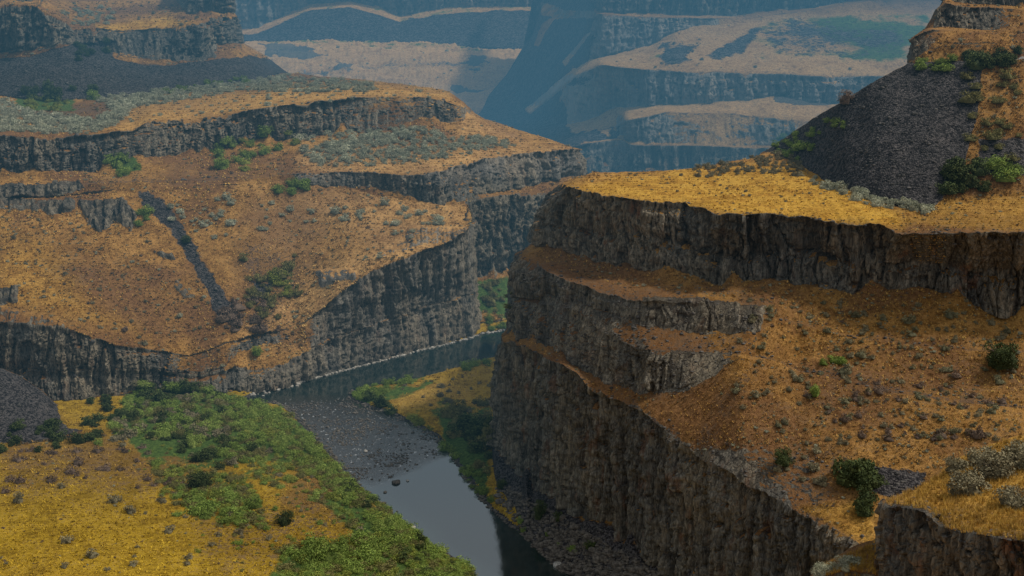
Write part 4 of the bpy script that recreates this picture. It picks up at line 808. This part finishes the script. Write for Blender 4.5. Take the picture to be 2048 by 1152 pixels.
stones(pts, 'fallen_rubble', STONE, 'fallen grey rubble between the great right cliff and the water')
for q, (pu, pv, s, lab) in enumerate([(792, 966, 1.05, 'largest dark boulder standing in the calm water below the riffle'), (822, 1056, .9, 'pale boulder at the left water edge beside the green bank'), (731, 903, .55, 'yellowish boulder in the riffle'),
        (1118, 1132, 1.1, 'pale boulder at the right water edge near the bottom'), (770, 985, .4, 'small stone in the calm water left of the dark boulder'), (815, 962, .35, 'small pale stone in the calm water right of the dark boulder')]):
    x, y = zw(pu, pv); V, Fc = rock_mesh(200+q, .55)
    o = obj('boulder', mkmesh('boulder', V*s, Fc, [STONE if q in (0, 4) else PSTONE]), label=lab, category='rock'); o.location = (x, y, .12)
# dry grass tufts on the near outcrop and the meadow
pts = []
def tufts(polys, label, name, mat, size):
    Vs = []; r = np.random.default_rng(55)
    for poly, n, md in polys:
        for (pu, pv) in inpoly(poly, n, 60, md):
            p = ground(pu, pv)
            if p is None: continue
            k = 9; a = r.uniform(0, 6.28, k); l = r.uniform(.5, 1.1, k)*size; w = .035*size; lean = r.uniform(.2, .7, k)
            base = p+np.stack([r.normal(size=k)*.12*size, r.normal(size=k)*.12*size, np.full(k, -.03)], 1)
            tip = base+np.stack([np.cos(a)*lean*l, np.sin(a)*lean*l, l], 1); sd_ = np.stack([-np.sin(a)*w, np.cos(a)*w, 0*a], 1)
            Vs.append(np.stack([base-sd_, base+sd_, tip], 1).reshape(-1, 3))
    V = np.concatenate(Vs); obj(name, mkmesh(name, V, np.arange(len(V)).reshape(-1, 3), [mat]), kind='stuff', label=label)
tufts([([(1760,1005),(1850,965),(1950,900),(2048,870),(2048,1080),(1900,1060),(1850,1015)], 2600, 2.2), ([(1640,1130),(1750,1085),(1750,1152),(1620,1152)], 500, 3)], 'yellow dry grass on the near outcrop', 'dry_grass', STRAW, .55)

# ------------------------------------------------------------------ haze
def haze(name, y0, k, colr, label, y1=4500):
    M = NT(name); a = M.n('ShaderNodeVolumeAbsorption'); e = M.n('ShaderNodeEmission'); s = M.n('ShaderNodeAddShader')
    a.inputs['Density'].default_value = k; a.inputs['Color'].default_value = (0, 0, 0, 1); e.inputs[0].default_value = (*colr, 1); e.inputs[1].default_value = k
    M.L(a.outputs[0], s.inputs[0]); M.L(e.outputs[0], s.inputs[1]); M.L(s.outputs[0], M.out.inputs['Volume'])
    x0, x1, z0, z1 = -2500, 2500, -20, 127
    V = [(x, y, z) for x in (x0, x1) for y in (y0, y1) for z in (z0, z1)]
    Q = [(0, 1, 3, 2), (4, 6, 7, 5), (0, 4, 5, 1), (2, 3, 7, 6), (0, 2, 6, 4), (1, 5, 7, 3)]
    obj('haze', mkmesh(name, V, Q, [M.m]), kind='structure', label=label)
haze('thin haze', 250, .0009, (.070, .19, .27), 'thin blue smoke haze over the middle of the canyon', 620)
haze('thick haze', 515, .0016, (.068, .215, .345), 'thick blue smoke haze filling the far canyon', 760)

# ------------------------------------------------------------------ light, sky, camera
w = bpy.data.worlds.new('World'); sc.world = w; w.use_nodes = True; nt = w.node_tree; bg = nt.nodes['Background']
sk = nt.nodes.new('ShaderNodeTexSky'); sk.sky_type = 'NISHITA'; sk.sun_disc = False
EL, AZ = 54, 80                                             # sun height; degrees from straight ahead towards the right
sk.sun_elevation = math.radians(EL); sk.sun_rotation = math.radians(AZ); sk.air_density = 1.; sk.dust_density = 5.
mx = nt.nodes.new('ShaderNodeMix'); mx.data_type = 'RGBA'; mx.blend_type = 'MULTIPLY'; mx.inputs[0].default_value = 1; mx.inputs[7].default_value = (1.05, 1., .92, 1)
nt.links.new(sk.outputs[0], mx.inputs[6]); sm_ = nt.nodes.new('ShaderNodeMix'); sm_.data_type = 'RGBA'; sm_.inputs[0].default_value = .55; sm_.inputs[7].default_value = (4.6, 4.75, 4.5, 1)   # smoke-grey sky
nt.links.new(mx.outputs[2], sm_.inputs[6]); nt.links.new(sm_.outputs[2], bg.inputs[0]); bg.inputs[1].default_value = .125
L = bpy.data.lights.new('sun', 'SUN'); L.energy = 3.2; L.angle = math.radians(5); L.color = (1, .93, .80)
so = bpy.data.objects.new('sun', L); COL.objects.link(so); so.location = (100, 100, 400)
so.rotation_euler = (math.radians(90-EL), 0, math.radians(180-AZ))
from mathutils import Vector
d = Vector((math.sin(math.radians(AZ))*math.cos(math.radians(EL)), math.cos(math.radians(AZ))*math.cos(math.radians(EL)), math.sin(math.radians(EL))))
so.rotation_euler = (-d).to_track_quat('-Z', 'Y').to_euler()
c = bpy.data.cameras.new('camera'); co = bpy.data.objects.new('camera', c); COL.objects.link(co)
co.location = (0, 0, H); co.rotation_euler = (math.radians(90)-TH, 0, 0); c.sensor_width = 36; c.lens = 36*F/2048; c.clip_end = 9000; c.clip_start = 1
sc.camera = co
sc.view_settings.view_transform = 'Standard'; sc.view_settings.look = 'None'; sc.view_settings.exposure = 0
sc.cycles.use_denoising = True; sc.cycles.max_bounces = 5; sc.cycles.volume_bounces = 0
